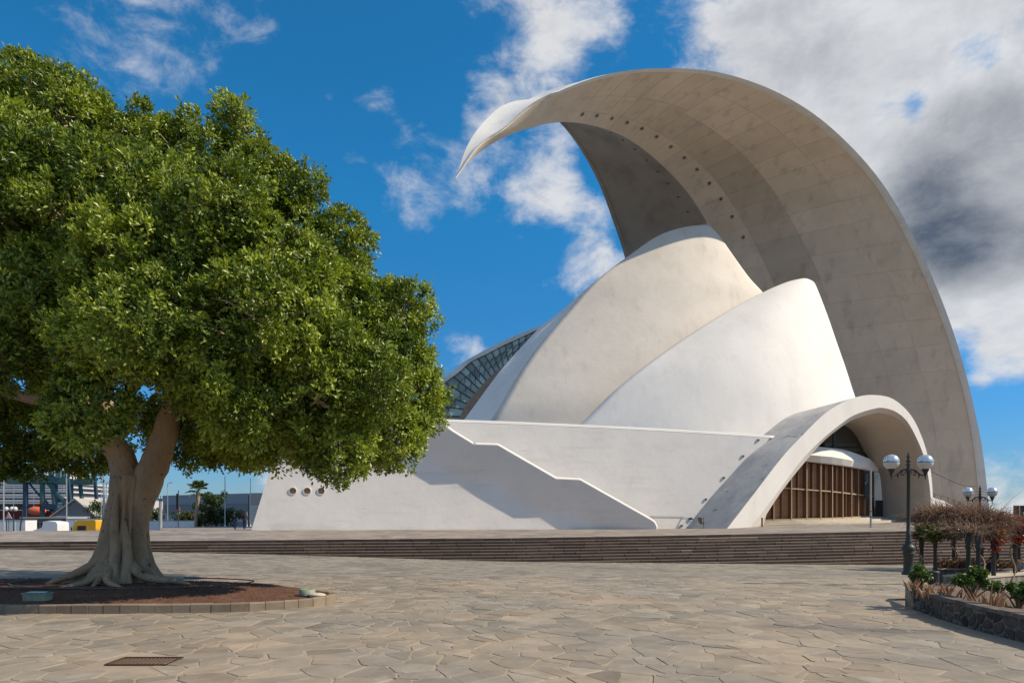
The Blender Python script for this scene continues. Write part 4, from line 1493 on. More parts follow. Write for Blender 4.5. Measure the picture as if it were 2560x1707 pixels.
# soil of the planter and its inner retaining wall
BEDSOIL = material('dry planter soil', (0.17, 0.12, 0.085), 0.95, 0.3, 6, bump=0.9, bscale=30, bdist=0.03)
ps = MB()
rows = []
for y in [4.5 + 0.4 * i for i in range(33)]:
    x0 = ring_x(y)
    rows.append([Vector((x0 + 0.25 + (1.75) * j / 6, y, 0.36 + 0.05 * math.sin(3 * y + j) + wr.uniform(-.015, .015) - (0.9 if y > 15.6 and j == 0 else 0) * 0)) - RO for j in range(7)])
ps.grid(rows)
ps.build('soil', BEDSOIL, ring)
iw = MB()
pr2 = [(2.0, -1.8), (2.0, 0.4), (2.25, 0.4), (2.25, -1.8)]
iw.grid([[Vector((ring_x(y) + o, y, z)) - RO for o, z in reversed(pr2)] for y in [4.5 + .5 * i for i in range(27)]], smooth=False)
iw.grid([[Vector((ring_x(17.5) + 0.1, 17.4, z)) - RO, Vector((ring_x(17.5) + 2.3, 17.6, z)) - RO] for z in (-1.8, 0.36)], smooth=False)
iw.grid([[Vector((ring_x(15.6) + 0.0, 15.62, z)) - RO, Vector((ring_x(17.5) + 0.1, 17.4, z)) - RO] for z in (-.5, 0.38)], smooth=False)
RUB_FAR = paving_material('far rubble wall', (0.25, 0.215, 0.17), (0.36, 0.32, 0.26), (0.16, 0.14, 0.115), 3.5)
iw.build('inner_wall', RUB_FAR, ring)

# --- sunken round court with stone walls beyond the planter
FLOORZ = -1.55
ctm = MB()
ctm.grid([[Vector((x, y, FLOORZ)) for x in (9, 20, 34, 50)] for y in (4, 15, 25, 37.5)], smooth=False)
court = struct(ctm.build('sunken_court', PAVE_FAR))


def curved_wall(name, label, cat, pts, z0, z1, th, m, cap=None):
    o0 = pts[0]
    root = thing(name, label, cat, (o0.x, o0.y, z0))
    n = 24
    cur = [spline(pts, i / n) for i in range(n + 1)]
    mb, cp = MB(), MB()
    r1, r2 = [], []
    for i, p in enumerate(cur):
        d = (cur[min(n, i + 1)] - cur[max(0, i - 1)]).normalized()
        nn = Vector((d.y, -d.x, 0))
        if nn.y > 0:
            nn = -nn
        b = Vector((o0.x, o0.y, z0))
        r1.append([Vector((p.x, p.y, z0 - .1)) - b, Vector((p.x, p.y, z1)) - b, Vector((p.x, p.y, z1)) - nn * th - b, Vector((p.x, p.y, z0 - .1)) - nn * th - b])
        r2.append([Vector((p.x, p.y, z1)) + nn * .04 - b, Vector((p.x, p.y, z1 + .07)) + nn * .04 - b, Vector((p.x, p.y, z1 + .07)) - nn * (th + .04) - b, Vector((p.x, p.y, z1)) - nn * (th + .04) - b])
    mb.grid(r1, smooth=False); mb.add(r1[0], [(0, 1, 2, 3)]); mb.add(r1[-1], [(3, 2, 1, 0)])
    cp.grid(r2, smooth=False, close=True); cp.add(r2[0], [(0, 1, 2, 3)]); cp.add(r2[-1], [(3, 2, 1, 0)])
    mb.build('wall_body', m, root)
    cp.build('coping', cap or PALESTONE, root)
    return root


curved_wall('court_wall', 'curved rubble wall closing the far side of the sunken court', 'stone wall', [P(2318, HOR, 36.2), P(2360, HOR, 36.9), P(2430, HOR, 37.3), P(2520, HOR, 37.4), P(2700, HOR, 36.5)], FLOORZ, -0.82, 0.5, RUB_FAR, RUB_FAR)
curved_wall('stone_bench', 'lower curved stone seat wall in front of the far court wall', 'bench', [P(2450, HOR, 31.6), P(2500, HOR, 32.6), P(2560, HOR, 33.6), P(2700, HOR, 34.5)], FLOORZ, -0.80, 1.6, RUB_FAR)
# ------------------------------------------------------------------ the big fig tree
TREE = Vector((-10.95, 19.2, 0.2))
tree = thing('fig_tree', 'huge broad fig tree with dense glossy leaves and buttressed pale trunk in the soil bed', 'tree', TREE)
BARK = material('pale fig bark', (0.40, 0.295, 0.19), 0.85, 0.2, 1.6, stretch=(1, 1, 0.6), bump=1.0, bscale=9, bdist=0.06,
                stains=[((0.10, 0.08, 0.055), 1.4, 0.55, 0.7, 0.65, (1, 1, 0.4)), ((0.05, 0.035, 0.025), 3.6, 0.64, 0.68, 0.85, (1, 1, 1.8)), ((0.09, 0.07, 0.05), 14, 0.60, 0.70, 0.6, (1, 1, .5)), ((0.34, 0.30, 0.24), 2, 0.62, 0.72, 0.6, (1, 1, .5))])
tm = MB()
zs_ = [-0.15, 0.0, 0.1, 0.22, 0.36, 0.55, 0.8, 1.1, 1.45, 1.8, 2.15, 2.5, 2.75, 3.0, 3.12, 3.18]
NTH = 64
ridges = [(-2.75, .26, 1.25), (-2.25, .20, .55), (-1.85, .22, .9), (-1.35, .17, .8), (-0.95, .16, .5), (-0.35, .30, 1.25), (0.35, .25, .6), (1.1, .3, .7), (1.9, .3, .8), (2.7, .28, .9)]
rows = []
for z in zs_:
    row = []
    cx0 = lerp(0.0, 0.22, z / 3)
    r0 = interp(z, [-0.2, 0.2, 0.6, 1.2, 1.8, 2.4, 2.8, 3.05], [0.74, 0.66, 0.53, 0.45, 0.435, 0.46, 0.50, 0.50]) * (1 if z < 3.05 else .55 if z < 3.15 else .05)
    for k in range(NTH):
        th = -math.pi + 2 * math.pi * k / NTH
        r = r0
        for (a, w, amp) in ridges:
            d = (th - a + math.pi) % (2 * math.pi) - math.pi
            g = math.exp(-(d / w) ** 2)
            r += g * (amp * 0.55 * math.exp(-max(0, z + .1) / 0.26) + amp * 0.34 * math.exp(-max(0, z) / 0.8) * (1 if z > -1 else 0) + 0.13 * (1 - sstep(1.5, 3, z)))
            d2 = d - w * 1.5
            r -= 0.15 * math.exp(-(d2 / (w * .5)) ** 2) * (1 - sstep(1.9, 3.0, z))
        r *= 1 + 0.03 * math.sin(5 * th + 2 * z) + 0.02 * math.sin(11 * th - 3 * z)
        row.append(Vector((cx0 + r * math.cos(th), r * math.sin(th) * 0.92, z)))
    rows.append(row)
tm.grid(rows, close=True)
# roots running out over the soil
rr_ = random.Random(4)
for (a, w, amp) in ridges:
    L_ = 0.55 + amp * 0.6
    for q in range(2 if amp > .6 else 1):
        aa = a + (q - .5) * 0.22 * (amp > .6)
        r1 = 0.46 + amp * .26
        ptsr = []
        for i in range(7):
            f = i / 6
            ang = aa + 0.22 * math.sin(3 * f + a) * (1 if q else -1) * f
            rad = r1 + L_ * f
            ptsr.append(Vector((rad * math.cos(ang), rad * math.sin(ang) * .9, 0.20 * (1 - f) ** 2 + 0.05 - 0.15 * f)))
        tm.tube(ptsr, [0.15 * (1 - .85 * i / 6) * (0.7 + .4 * amp) for i in range(7)], 8)
for ptsr, r0_ in (([(-.05, -.85, .55), (-.10, -1.15, .25), (-.30, -1.55, .10), (-.62, -1.85, .02), (-.8, -1.95, -.1)], .17), ([(0, -.95, .45), (.05, -1.25, .20), (.12, -1.6, .08), (.15, -1.95, -.06)], .15),
                  ([(.02, -.9, .5), (.22, -1.2, .22), (.55, -1.55, .10), (.95, -1.8, .02), (1.15, -1.9, -.1)], .16), ([(.55, -.45, .55), (1.0, -.75, .28), (1.6, -.95, .16), (2.2, -.9, .10), (2.7, -.95, -.08)], .20),
                  ([(-.6, -.5, .6), (-1.0, -.75, .30), (-1.45, -.95, .12), (-1.8, -1.0, -.08)], .20)):
    q0 = Vector(ptsr[0])
    ptsr = [Vector((q0.x * .35, q0.y * .35, q0.z + .35)), Vector((q0.x * .72, q0.y * .72, q0.z + .02))] + [Vector(q) * .92 for q in ptsr[1:]]
    tm.tube([spline([q + Vector((0, 0, .05)) for q in ptsr], i / 18) for i in range(19)], [r0_ * .92 * (1 - .78 * i / 18) for i in range(19)], 9)
# small aerial root columns fused to the trunk
for (th0, z1) in ((-2.0, 1.25), (-1.55, 2.6), (-1.1, 1.9), (-2.5, 0.9)):
    ptsr = [Vector(((0.60 + .34 * math.exp(-z / .45)) * math.cos(th0 + .12 * math.sin(2.3 * z)) + .07 * z, (0.55 + .30 * math.exp(-z / .45)) * math.sin(th0 + .12 * math.sin(2.3 * z)), z)) for z in np.linspace(-.05, z1, 9)]
    ptsr = [Vector((q.x * (1 - .25 * (i / 8) ** 4), q.y * (1 - .25 * (i / 8) ** 4), q.z)) for i, q in enumerate(ptsr)]
    tm.tube(ptsr, [0.15, .15, .145, .14, .13, .12, .10, .07, .02], 10)
tm.build('trunk', BARK, tree)


def limb(pts, rad, name='limb'):
    n = 5 * (len(pts) - 1)
    ps = [spline([Vector(p) for p in pts], i / n) for i in range(n + 1)]
    rs = [float(np.interp(i / n, np.linspace(0, 1, len(rad)), rad)) for i in range(n + 1)]
    ps = [p + Vector((rr_.uniform(-.02, .02), rr_.uniform(-.02, .02), 0)) for p in ps]
    return MB().tube(ps, rs, 14).build(name, BARK, tree)


def L(u, v, Y):
    return P(u, v, Y) - TREE


limb([(0.16, 0, 1.5), (0.08, 0, 2.4), L(306, 1150, 19.1), L(262, 1090, 18.7), L(215, 1020, 18.2), L(150, 950, 17.6), L(90, 880, 17.2)], [.34, .40, .36, .32, .28, .23, .14])
limb([(0.3, 0.05, 1.5), (0.42, 0.05, 2.3), L(384, 1165, 19.2), L(413, 1085, 19.1), L(445, 980, 19.3), L(480, 800, 19.5), L(500, 560, 19.5)], [.34, .42, .39, .33, .29, .22, .10])
limb([L(270, 1100, 18.8), L(250, 900, 18.2), L(230, 650, 18), L(210, 400, 18.2)], [.26, .22, .16, .08])
limb([L(430, 1040, 19.2), L(560, 930, 19.4), L(720, 860, 19.5), L(880, 820, 19.6), L(980, 860, 19.6)], [.24, .22, .17, .12, .06])
limb([L(445, 980, 19.3), L(600, 760, 20.4), L(760, 650, 20.5)], [.22, .15, .07])
limb([L(215, 1020, 18.2), L(100, 1000, 20), L(-60, 960, 20.5), L(-200, 900, 20.5)], [.22, .18, .13, .06])
limb([L(440, 1000, 19.3), L(420, 880, 21), L(380, 700, 22.5)], [.2, .14, .06])
limb([L(270, 1080, 18.7), L(330, 980, 16.8), L(390, 860, 15.2)], [.16, .12, .06])

# crown: lobes (pixel centre, pixel radius, distance) -> sprays of leaves over their outer faces
K = 1.238
LOBES = [(10, 300, 170, 15.5), (150, 285, 130, 15), (178, 240, 68, 15.2), (345, 395, 138, 16), (490, 425, 138, 15.5), (590, 315, 40, 15.5), (640, 470, 115, 16), (735, 480, 70, 16),
         (750, 640, 125, 16), (865, 610, 72, 16.5), (830, 790, 140, 16), (1000, 785, 82, 16.5), (985, 900, 95, 16), (1045, 1010, 78, 15.5), (960, 1075, 112, 15), (845, 1095, 108, 13.4),
         (715, 1045, 130, 13.6), (575, 1050, 122, 16.5), (300, 560, 210, 13), (110, 540, 190, 13), (520, 650, 190, 12.6), (370, 820, 150, 11.4), (250, 870, 110, 11.6), (500, 900, 130, 11.8), (150, 740, 150, 12.6),
         (-10, 690, 170, 13.6), (650, 840, 180, 12), (800, 940, 140, 12.7), (620, 1000, 115, 12.4), (225, 1030, 92, 11.6), (-90, 480, 250, 15), (-150, 830, 230, 16), (-20, 900, 90, 12.4), (70, 1090, 95, 17.5),
         (-80, 1090, 150, 17.5), (430, 700, 280, 18.6), (180, 500, 270, 18.4), (610, 800, 240, 18.8), (60, 800, 260, 19.2), (860, 850, 190, 18.6), (470, 1080, 105, 18.4), (220, 1100, 85, 18.8), (-230, 600, 260, 17),
         (330, 680, 150, 11.8), (560, 560, 130, 12), (700, 700, 140, 12.5), (900, 960, 110, 12.9), (40, 420, 150, 12.8), (430, 520, 130, 13), (345, 1060, 60, 18.5), (130, 905, 80, 13.2), (600, 1060, 115, 15.8), (760, 1050, 115, 15.4), (860, 960, 125, 15.4), (700, 900, 165, 15.4), (560, 930, 115, 15.6)]
lr = np.random.default_rng(12)
lc = np.array([tuple(P(u, v, Y * K)) for u, v, r, Y in LOBES])
lrad = np.array([r * 0.91 * Y * K / FOC for u, v, r, Y in LOBES])
mid_c, mid_r, mid_d, mid_t = [], [], [], []
for i in range(len(LOBES)):
    R = lrad[i]
    n = int(4 * math.pi * R * R / 2.0) + 5
    q = lr.normal(size=(n, 3)); q /= np.linalg.norm(q, axis=1)[:, None]
    rm = lr.uniform(0.5, 1.05, n) * min(1.0, 0.45 + 0.36 * R)
    c = lc[i] + q * (R - rm * lr.uniform(0.75, 1.05, n))[:, None]
    keep = np.ones(n, bool)
    for j in range(len(LOBES)):
        if j != i:
            keep &= np.linalg.norm(c - lc[j], axis=1) > lrad[j] * 0.78
    mid_c.append(c[keep]); mid_r.append(rm[keep]); mid_d.append(q[keep]); mid_t.append(lr.normal(0, 0.16, keep.sum()))
mc = np.concatenate(mid_c); mr = np.concatenate(mid_r); md = np.concatenate(mid_d); mt = np.concatenate(mid_t)
clump_c, clump_r, clump_n, clump_t = [], [], [], []
for i in range(len(mc)):
    R = mr[i]
    n = int(4 * math.pi * R * R / 0.27) + 5
    q = lr.normal(size=(n, 3)); q /= np.linalg.norm(q, axis=1)[:, None]
    q = q[(q @ md[i]) > -0.45]
    c = mc[i] + q * (R * lr.uniform(0.72, 1.0, len(q)))[:, None]
    near_ = np.where(np.linalg.norm(mc - mc[i], axis=1) < 2.0)[0]
    keep = np.ones(len(c), bool)
    for j in near_:
        if j != i:
            keep &= np.linalg.norm(c - mc[j], axis=1) > mr[j] * 0.72
    c, q = c[keep], q[keep]
    clump_c.append(c); clump_n.append(q); clump_r.append(lr.uniform(0.22, 0.36, len(c))); clump_t.append(mt[i] + lr.normal(0, 0.10, len(c)))
# sparse inner growth, toned darker to deepen the shade between the billows
for i in range(len(LOBES)):
    R = lrad[i]
    n = int(4 * math.pi * R * R / 0.9) + 3
    q = lr.normal(size=(n, 3)); q /= np.linalg.norm(q, axis=1)[:, None]
    c = lc[i] + q * (R * lr.uniform(.35, .62, n))[:, None]
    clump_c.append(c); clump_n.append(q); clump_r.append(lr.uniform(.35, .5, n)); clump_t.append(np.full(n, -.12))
cc = np.concatenate(clump_c); cn = np.concatenate(clump_n); crd = np.concatenate(clump_r); ct = np.concatenate(clump_t)
# no foliage in front of the fork and the trunk
pu = 1280 + cc[:, 0] / cc[:, 1] * FOC; pv = HOR - (cc[:, 2] - EYE) / cc[:, 1] * FOC
ok = ~((pu > 245) & (pu < 430) & (pv > 1075) & (cc[:, 1] < 21)) & ~((pv + crd / cc[:, 1] * FOC * .7) > 1225)
# windows onto the sky at the left and among the lower limbs
for (wu, wv, wr_) in ((45, 955, 38), (290, 960, 30), (335, 1085, 32)):
    ok &= (pu - wu) ** 2 + (pv - wv) ** 2 > wr_ ** 2
ok &= (cc[:, 1] < 24.0) | (lr.random(len(cc)) < 0.45)
cc, cn, crd, ct = cc[ok], cn[ok], crd[ok], ct[ok]
LV, LF, LT = [], [], []
per = 15            # twigs on a clump
lpt = 6             # leaves on a twig
n = len(cc)
# twig tips on the outer half of every clump
td = lr.normal(size=(n, per, 3)) + cn[:, None, :] * 1.15 + np.array([0, 0, 0.35])
td /= np.linalg.norm(td, axis=2)[..., None]
tr_ = crd[:, None, None] * lr.uniform(0.35, 1.08, (n, per, 1))
tp = cc[:, None, :] + td * tr_
tp = tp.reshape(-1, 3); td = td.reshape(-1, 3)
tt_ = np.repeat(ct, per) + lr.normal(0, 0.10, n * per)
m_ = len(tp)
# leaves: folded blades set round the twig tip
ld = td[:, None, :] * 0.9 + lr.normal(size=(m_, lpt, 3)) * 0.75
ld /= np.linalg.norm(ld, axis=2)[..., None]
side = np.cross(ld, lr.normal(size=(m_, lpt, 3)) * 0.55 + np.array([0, 0, 0.45]) + np.repeat(cn, per, axis=0)[:, None, :])
side /= (np.linalg.norm(side, axis=2)[..., None] + 1e-9)
up = np.cross(side, ld)
ln_ = lr.uniform(0.09, 0.145, (m_, lpt, 1)); wd_ = ln_ * lr.uniform(0.20, 0.28, (m_, lpt, 1))
base = tp[:, None, :] + lr.normal(size=(m_, lpt, 3)) * 0.045
v0 = base
v1 = base + ld * ln_ * .5 + side * wd_ + up * wd_ * .45
v2 = base + ld * ln_
v3 = base + ld * ln_ * .5 - side * wd_ + up * wd_ * .45
V = np.stack([v0, v1, v2, v3], axis=2).reshape(-1, 3) - np.array(TREE)
nl = m_ * lpt
idx = np.arange(nl) * 4
F = np.stack([np.stack([idx, idx + 1, idx + 2], 1), np.stack([idx, idx + 2, idx + 3], 1)], 1).reshape(-1, 3)
tone = np.repeat(np.repeat(tt_, lpt) + lr.normal(0, 0.16, nl), 2)


def leaf_material(name, dark, light, amount=0.22):
    m = bpy.data.materials.new(name); m.use_nodes = True
    nt = m.node_tree; N, Lk = nt.nodes.new, nt.links.new
    b = nt.nodes['Principled BSDF']; b.inputs['Roughness'].default_value = 0.42; b.inputs['Specular IOR Level'].default_value = 0.5
    at = N('ShaderNodeAttribute'); at.attribute_name = 'tone'
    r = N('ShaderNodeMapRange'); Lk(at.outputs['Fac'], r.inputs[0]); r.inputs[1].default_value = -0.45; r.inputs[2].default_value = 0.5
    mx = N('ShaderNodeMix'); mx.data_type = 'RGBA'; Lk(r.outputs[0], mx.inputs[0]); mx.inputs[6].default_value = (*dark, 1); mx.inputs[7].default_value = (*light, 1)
    Lk(mx.outputs[2], b.inputs['Base Color'])
    t = N('ShaderNodeBsdfTranslucent')
    vm = N('ShaderNodeVectorMath'); vm.operation = 'MULTIPLY'; Lk(mx.outputs[2], vm.inputs[0]); vm.inputs[1].default_value = (1.5, 1.5, 0.5)
    Lk(vm.outputs[0], t.inputs['Color'])
    ms = N('ShaderNodeMixShader'); ms.inputs[0].default_value = amount; Lk(b.outputs[0], ms.inputs[1]); Lk(t.outputs[0], ms.inputs[2])
    Lk(ms.outputs[0], nt.nodes['Material Output'].inputs['Surface'])
    return m


LEAF = leaf_material('fig leaf', (0.034, 0.078, 0.007), (0.39, 0.46, 0.055))
print('LEAVES', nl, 'clumps', n)
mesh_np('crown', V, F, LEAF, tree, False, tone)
# twigs carrying the clumps
tw = MB()
sel = np.arange(0, n, 9)
for i in sel:
    a = Vector(cc[i]) - TREE
    d = Vector(cn[i])
    tw.tube([a - d * 0.9 - Vector((0, 0, .25)), a - d * .35, a], [.03, .022, .01], 4, caps=False)
tw.build('twigs', BARK, tree)
# ------------------------------------------------------------------ street lamps
IRON = material('dark green cast iron', (0.030, 0.034, 0.030), 0.5, 0.2, 4, spec=0.4)
SILVER = material('silvered lamp glass', (0.72, 0.74, 0.76), 0.22, 0.04, 2, metal=0.75)
OPAL = material('opal lamp glass', (0.60, 0.57, 0.52), 0.25, 0.06, 3, spec=0.5)


def street_lamp(label, loc, rz=0.0, sc=1.0):
    t = thing('street_lamp', label, 'street lamp', loc, rz, group='double globe street lamps')
    base = [(0.20, 0), (0.20, .06), (.17, .10), (.15, .13), (.145, .62), (.19, .66), (.19, .70), (.15, .74), (.20, .80), (.205, .87), (.17, .93), (.10, 1.0), (.115, 1.04), (.09, 1.10), (.085, 1.2)]
    MB().lathe(base, 16).build('base', IRON, t)
    MB().lathe([(.068, 1.2), (.075, 1.34), (.06, 1.36), (.058, 1.9), (.050, 3.28), (.075, 3.30), (.085, 3.34), (.05, 3.40)], 12).build('pole', IRON, t)
    fin = [(.05, 3.18), (.065, 3.26), (.04, 3.30), (.085, 3.37), (.035, 3.43), (.05, 3.48), (.075, 3.55), (.035, 3.61), (.05, 3.7), (.055, 3.76), (.02, 3.83), (.03, 3.87), (.012, 3.91), (.001, 3.98)]
    MB().lathe([(r, 3.40 + (z - 3.18) * .725) for r, z in fin], 12).build('finial', IRON, t)
    GX, R = .565, .235
    for s in (-1, 1):
        m = MB()
        arm = [Vector((s * x, 0, z)) for x, z in ((.04, 3.37), (.14, 3.38), (.25, 3.34), (.36, 3.25), (.46, 3.20), (GX, 3.21))]
        m.tube([spline(arm, i / 16) for i in range(17)], [.030 - .0006 * i for i in range(17)], 7)
        sc_ = [Vector((s * (.19 + (.08 - .0065 * k) * math.cos(1.6 - .55 * k)), 0, 3.24 + (.08 - .0065 * k) * math.sin(1.6 - .55 * k))) for k in range(12)]
        m.tube(sc_, .016, 6)
        m.tube([Vector((s * .33, 0, 3.28)), Vector((s * .355, 0, 3.20)), Vector((s * .335, 0, 3.10))], [.018, .034, .005], 6)
        m.tube([Vector((s * .08, 0, 3.22)), Vector((s * .13, 0, 3.31))], .013, 5)
        m.build('arm', IRON, t)
        gx = Vector((s * GX, 0, 0))
        MB().lathe([(.001, 3.04), (.010, 3.08), (.022, 3.11), (.018, 3.17), (.045, 3.22), (.05, 3.25), (.08, 3.32), (.11, 3.37), (.11, 3.40), (.07, 3.40)], 14, gx).build('lamp_cup', IRON, t)
        n = 9
        zc = 3.63
        low = [(R * math.sin(math.pi / 2 * (0.30 + .70 * i / n)), zc - .015 - R * math.cos(math.pi / 2 * (0.30 + .70 * i / n))) for i in range(n + 1)]
        MB().lathe(low, 24, gx).build('globe', OPAL, t)
        MB().lathe([(R, zc - .016), (R + .006, zc - .012), (R + .006, zc + .004), (R, zc + .008)], 24, gx).build('band', IRON, t)
        up = [((R + .002) * math.cos(math.pi / 2 * i / n) + (0.0005 if i == n else 0), zc + .005 + R * math.sin(math.pi / 2 * i / n)) for i in range(n + 1)]
        MB().lathe(up, 24, gx).build('globe_cap', SILVER, t)
    t.scale = (sc,) * 3
    return t


lb = P(2271, 1436, 22.0)
lamp1 = street_lamp('tall double globe street lamp at the near planter in front of the arch', (lb.x, lb.y, lb.z), 0.05)
lb = P(2450, 1413, 37.8)
lamp2 = dup(lamp1, (lb.x, lb.y, lb.z), -0.1, 1.12, 'double globe street lamp farther back rising above the dry pergola vines')

# thin steel post in front of the doors
pp = P(2177, 1325, 58)
st = thing('sign_post', 'slim grey steel post standing on the terrace before the timber doors', 'post', (pp.x, pp.y, pp.z))
MB().tube([(0, 0, 0), (0, 0, 1.7)], .085, 10).build('lower_tube', GREY_METAL, st)
MB().tube([(0, 0, 1.7), (0, 0, 5.25)], .07, 10).build('upper_tube', GREY_METAL, st)
MB().box((0, 0, 0.01), (.35, .35, .03)).build('base_plate', STEEL, st)
for z in (1.15, 1.6):
    MB().lathe([(.09, -.05), (.10, 0), (.09, .05)], 10, (0, 0, z)).build('collar', STEEL, st)
# leaning information lectern at the portico foot
pp = P(1757, 1321, 64)
ln = thing('info_panel', 'small slanted dark panel on a thin brown stand at the foot of the arch', 'panel', (pp.x, pp.y, pp.z))
MB().tube([(0.07, 0, 0), (0.07, 0, 1.05)], .03, 6).build('stand', WOOD_DARK, ln)
MB().hexa([(-.30, 0, .45), (-.05, 0, .45), (-.05, .06, .45), (-.30, .06, .45)], [(-.52, 0, 1.05), (-.1, 0, 1.05), (-.1, .06, 1.05), (-.52, .06, 1.05)]).build('board', WOOD_DARK, ln)
MB().tube([(-.05, 0.03, .9), (0.07, 0, .9)], .02, 5).build('bracket', STEEL, ln)
pp = P(1905, 1318, 66.5)
bo = thing('bollard', 'short brown bollard beside the left foot of the arch', 'bollard', (pp.x, pp.y, pp.z))
MB().box((0, 0, .45), (.12, .12, .9)).build('shaft', WOOD_DARK, bo)
MB().box((0, 0, .92), (.16, .16, .06)).build('cap', STEEL, bo)

# ------------------------------------------------------------------ pergola round the court
pg = thing('pergola', 'rusty iron pergola on slim posts round the sunken court', 'pergola', (23, 33, FLOORZ))
PO = Vector((23, 33, FLOORZ))
PMET = material('weathered green iron post', (0.042, 0.043, 0.037), 0.6, 0.25, 3)
post_px = [(2304, 1420, 35.2), (2338, 1432, 33.5), (2384, 1409, 38.5), (2421, 1470, 31.5), (2446, 1481, 30.8), (2484, 1476, 32.6), (2494, 1409, 39.5), (2538, 1467, 34.2), (2547, 1409, 39.5), (2590, 1465, 34.8), (2630, 1410, 39)]
tops = []
for k, (u, v, Y) in enumerate(post_px):
    b = P(u, v, Y)
    if v > 1440:
        b.z = FLOORZ
    zt = P(u, 1338, Y).z
    zt = max(1.0, min(1.35, zt))
    r = 0.10 if k not in (1, 2, 6) else 0.085
    m = MB().lathe([(r * 2.1, 0), (r * 2.1, .05), (r * 1.5, .12), (r * 1.05, .30), (r, .40), (r * .9, zt - b.z - .62), (r * 1.5, zt - b.z - .56), (r * 1.1, zt - b.z - .48), (r * 1.3, zt - b.z - .34), (r * 1.6, zt - b.z - .06), (r * 1.6, zt - b.z)], 10)
    o = m.build('post', PMET, pg); o.location = b - PO
    tops.append(Vector((b.x, b.y, zt)))
front = [tops[i] for i in (0, 1, 3, 5, 7, 9)]
rear = [tops[i] for i in (2, 6, 8, 10)]
for lst in (front, rear):
    for a, b in zip(lst[:-1], lst[1:]):
        MB().beam(a + Vector((0, 0, .05)) - PO, b + Vector((0, 0, .05)) - PO, .10, .14).build('beam', PMET, pg)
nr = 17
for i in range(nr):
    f = i / (nr - 1)
    a = spline(front, f); b = spline(rear, f)
    a = a + (a - b) * .08; b = b + (b - a) * .05
    MB().beam(a + Vector((0, 0, .17)) - PO, b + Vector((0, 0, .17)) - PO, .06, .10).build('rafter', PMET, pg)

# vines over the pergola
vr = np.random.default_rng(31)
BROWN_LEAF = leaf_material('dry vine leaf', (0.16, 0.095, 0.06), (0.42, 0.26, 0.155), .2)
GREEN_LEAF = leaf_material('olive vine leaf', (0.05, 0.055, 0.012), (0.20, 0.19, 0.045), .25)
RED_LEAF = leaf_material('red vine leaf', (0.13, 0.018, 0.014), (0.36, 0.065, 0.04), .3)
DRY = material('dry twig', (0.26, 0.165, 0.115), 0.9, 0.3, 5)


def leaf_cloud(n, pts, size, flat=0.3):
    """n separate leaves at the given points"""
    ld = vr.normal(size=(n, 3)); ld[:, 2] -= 0.3
    ld /= np.linalg.norm(ld, axis=1)[:, None]
    sd = np.cross(ld, vr.normal(size=(n, 3)) * .7 + np.array([0, 0, 1.]))
    sd /= np.linalg.norm(sd, axis=1)[:, None] + 1e-9
    up_ = np.cross(sd, ld)
    l = size * vr.uniform(.6, 1.3, (n, 1)); w = l * vr.uniform(.25, .45, (n, 1))
    V = np.stack([pts, pts + ld * l * .5 + sd * w + up_ * w * .4, pts + ld * l, pts + ld * l * .5 - sd * w + up_ * w * .4], 1).reshape(-1, 3)
    i_ = np.arange(n) * 4
    F = np.stack([np.stack([i_, i_ + 1, i_ + 2], 1), np.stack([i_, i_ + 2, i_ + 3], 1)], 1).reshape(-1, 3)
    return V, F


def vine(label, u0, u1, blobs, leaf_mat, nl, ntw, lsize, stems):
    """blobs: (u, v, Y, radius in m) masses of growth lying on the pergola"""
    c0 = P((u0 + u1) / 2, 1330, 33)
    t = thing('climbing_vine', label, 'vine', c0, group='vines on the pergola')
    C_ = np.array([tuple(P(u, v, Y) - c0) for u, v, Y, r in blobs]); R_ = np.array([b[3] for b in blobs]) * .84
    pr_ = R_ ** 2 / (R_ ** 2).sum()
    k = vr.choice(len(blobs), nl, p=pr_)
    q = vr.normal(size=(nl, 3)); q /= np.linalg.norm(q, axis=1)[:, None]
    pts = C_[k] + q * (R_[k] * vr.uniform(.35, 1.0, nl))[:, None] * np.array([1.3, 1.3, .52])
    V, F = leaf_cloud(nl, pts, lsize)
    mesh_np('foliage', V, F, leaf_mat, t, False, np.repeat(vr.normal(0, .22, nl) + 0.2 * np.sin(k), 2))
    tw = MB()
    for _ in range(ntw):
        b = vr.choice(len(blobs), p=pr_)
        d = vr.normal(size=3); d[2] = abs(d[2]) * .6; d /= np.linalg.norm(d)
        a = Vector(C_[b] + d * R_[b] * np.array([1.1, 1.1, .5]) * vr.uniform(.3, .9))
        e = Vector(d) * vr.uniform(.25, .75) + Vector(vr.normal(size=3)) * .22
        g = Vector((0, 0, -vr.uniform(0, .35)))
        tw.tube([a, a + e * .4, a + e * .75 + g * .3, a + e + g], [.012, .010, .007, .004], 3, caps=False)
    stuff(tw.build('twigs', DRY, t))
    for (ua, va, Ya, ub, vb2, Yb) in stems:
        a, b = P(ua, va, Ya) - c0, P(ub, vb2, Yb) - c0
        mid1, mid2 = a.lerp(b, .35) + Vector((.22, 0, 0)), a.lerp(b, .7) + Vector((-.18, 0, 0))
        MB().tube([spline([a, mid1, mid2, b], i / 12) for i in range(13)], [.055 - .0022 * i for i in range(13)], 6).build('stem', DRY, t)
    return t


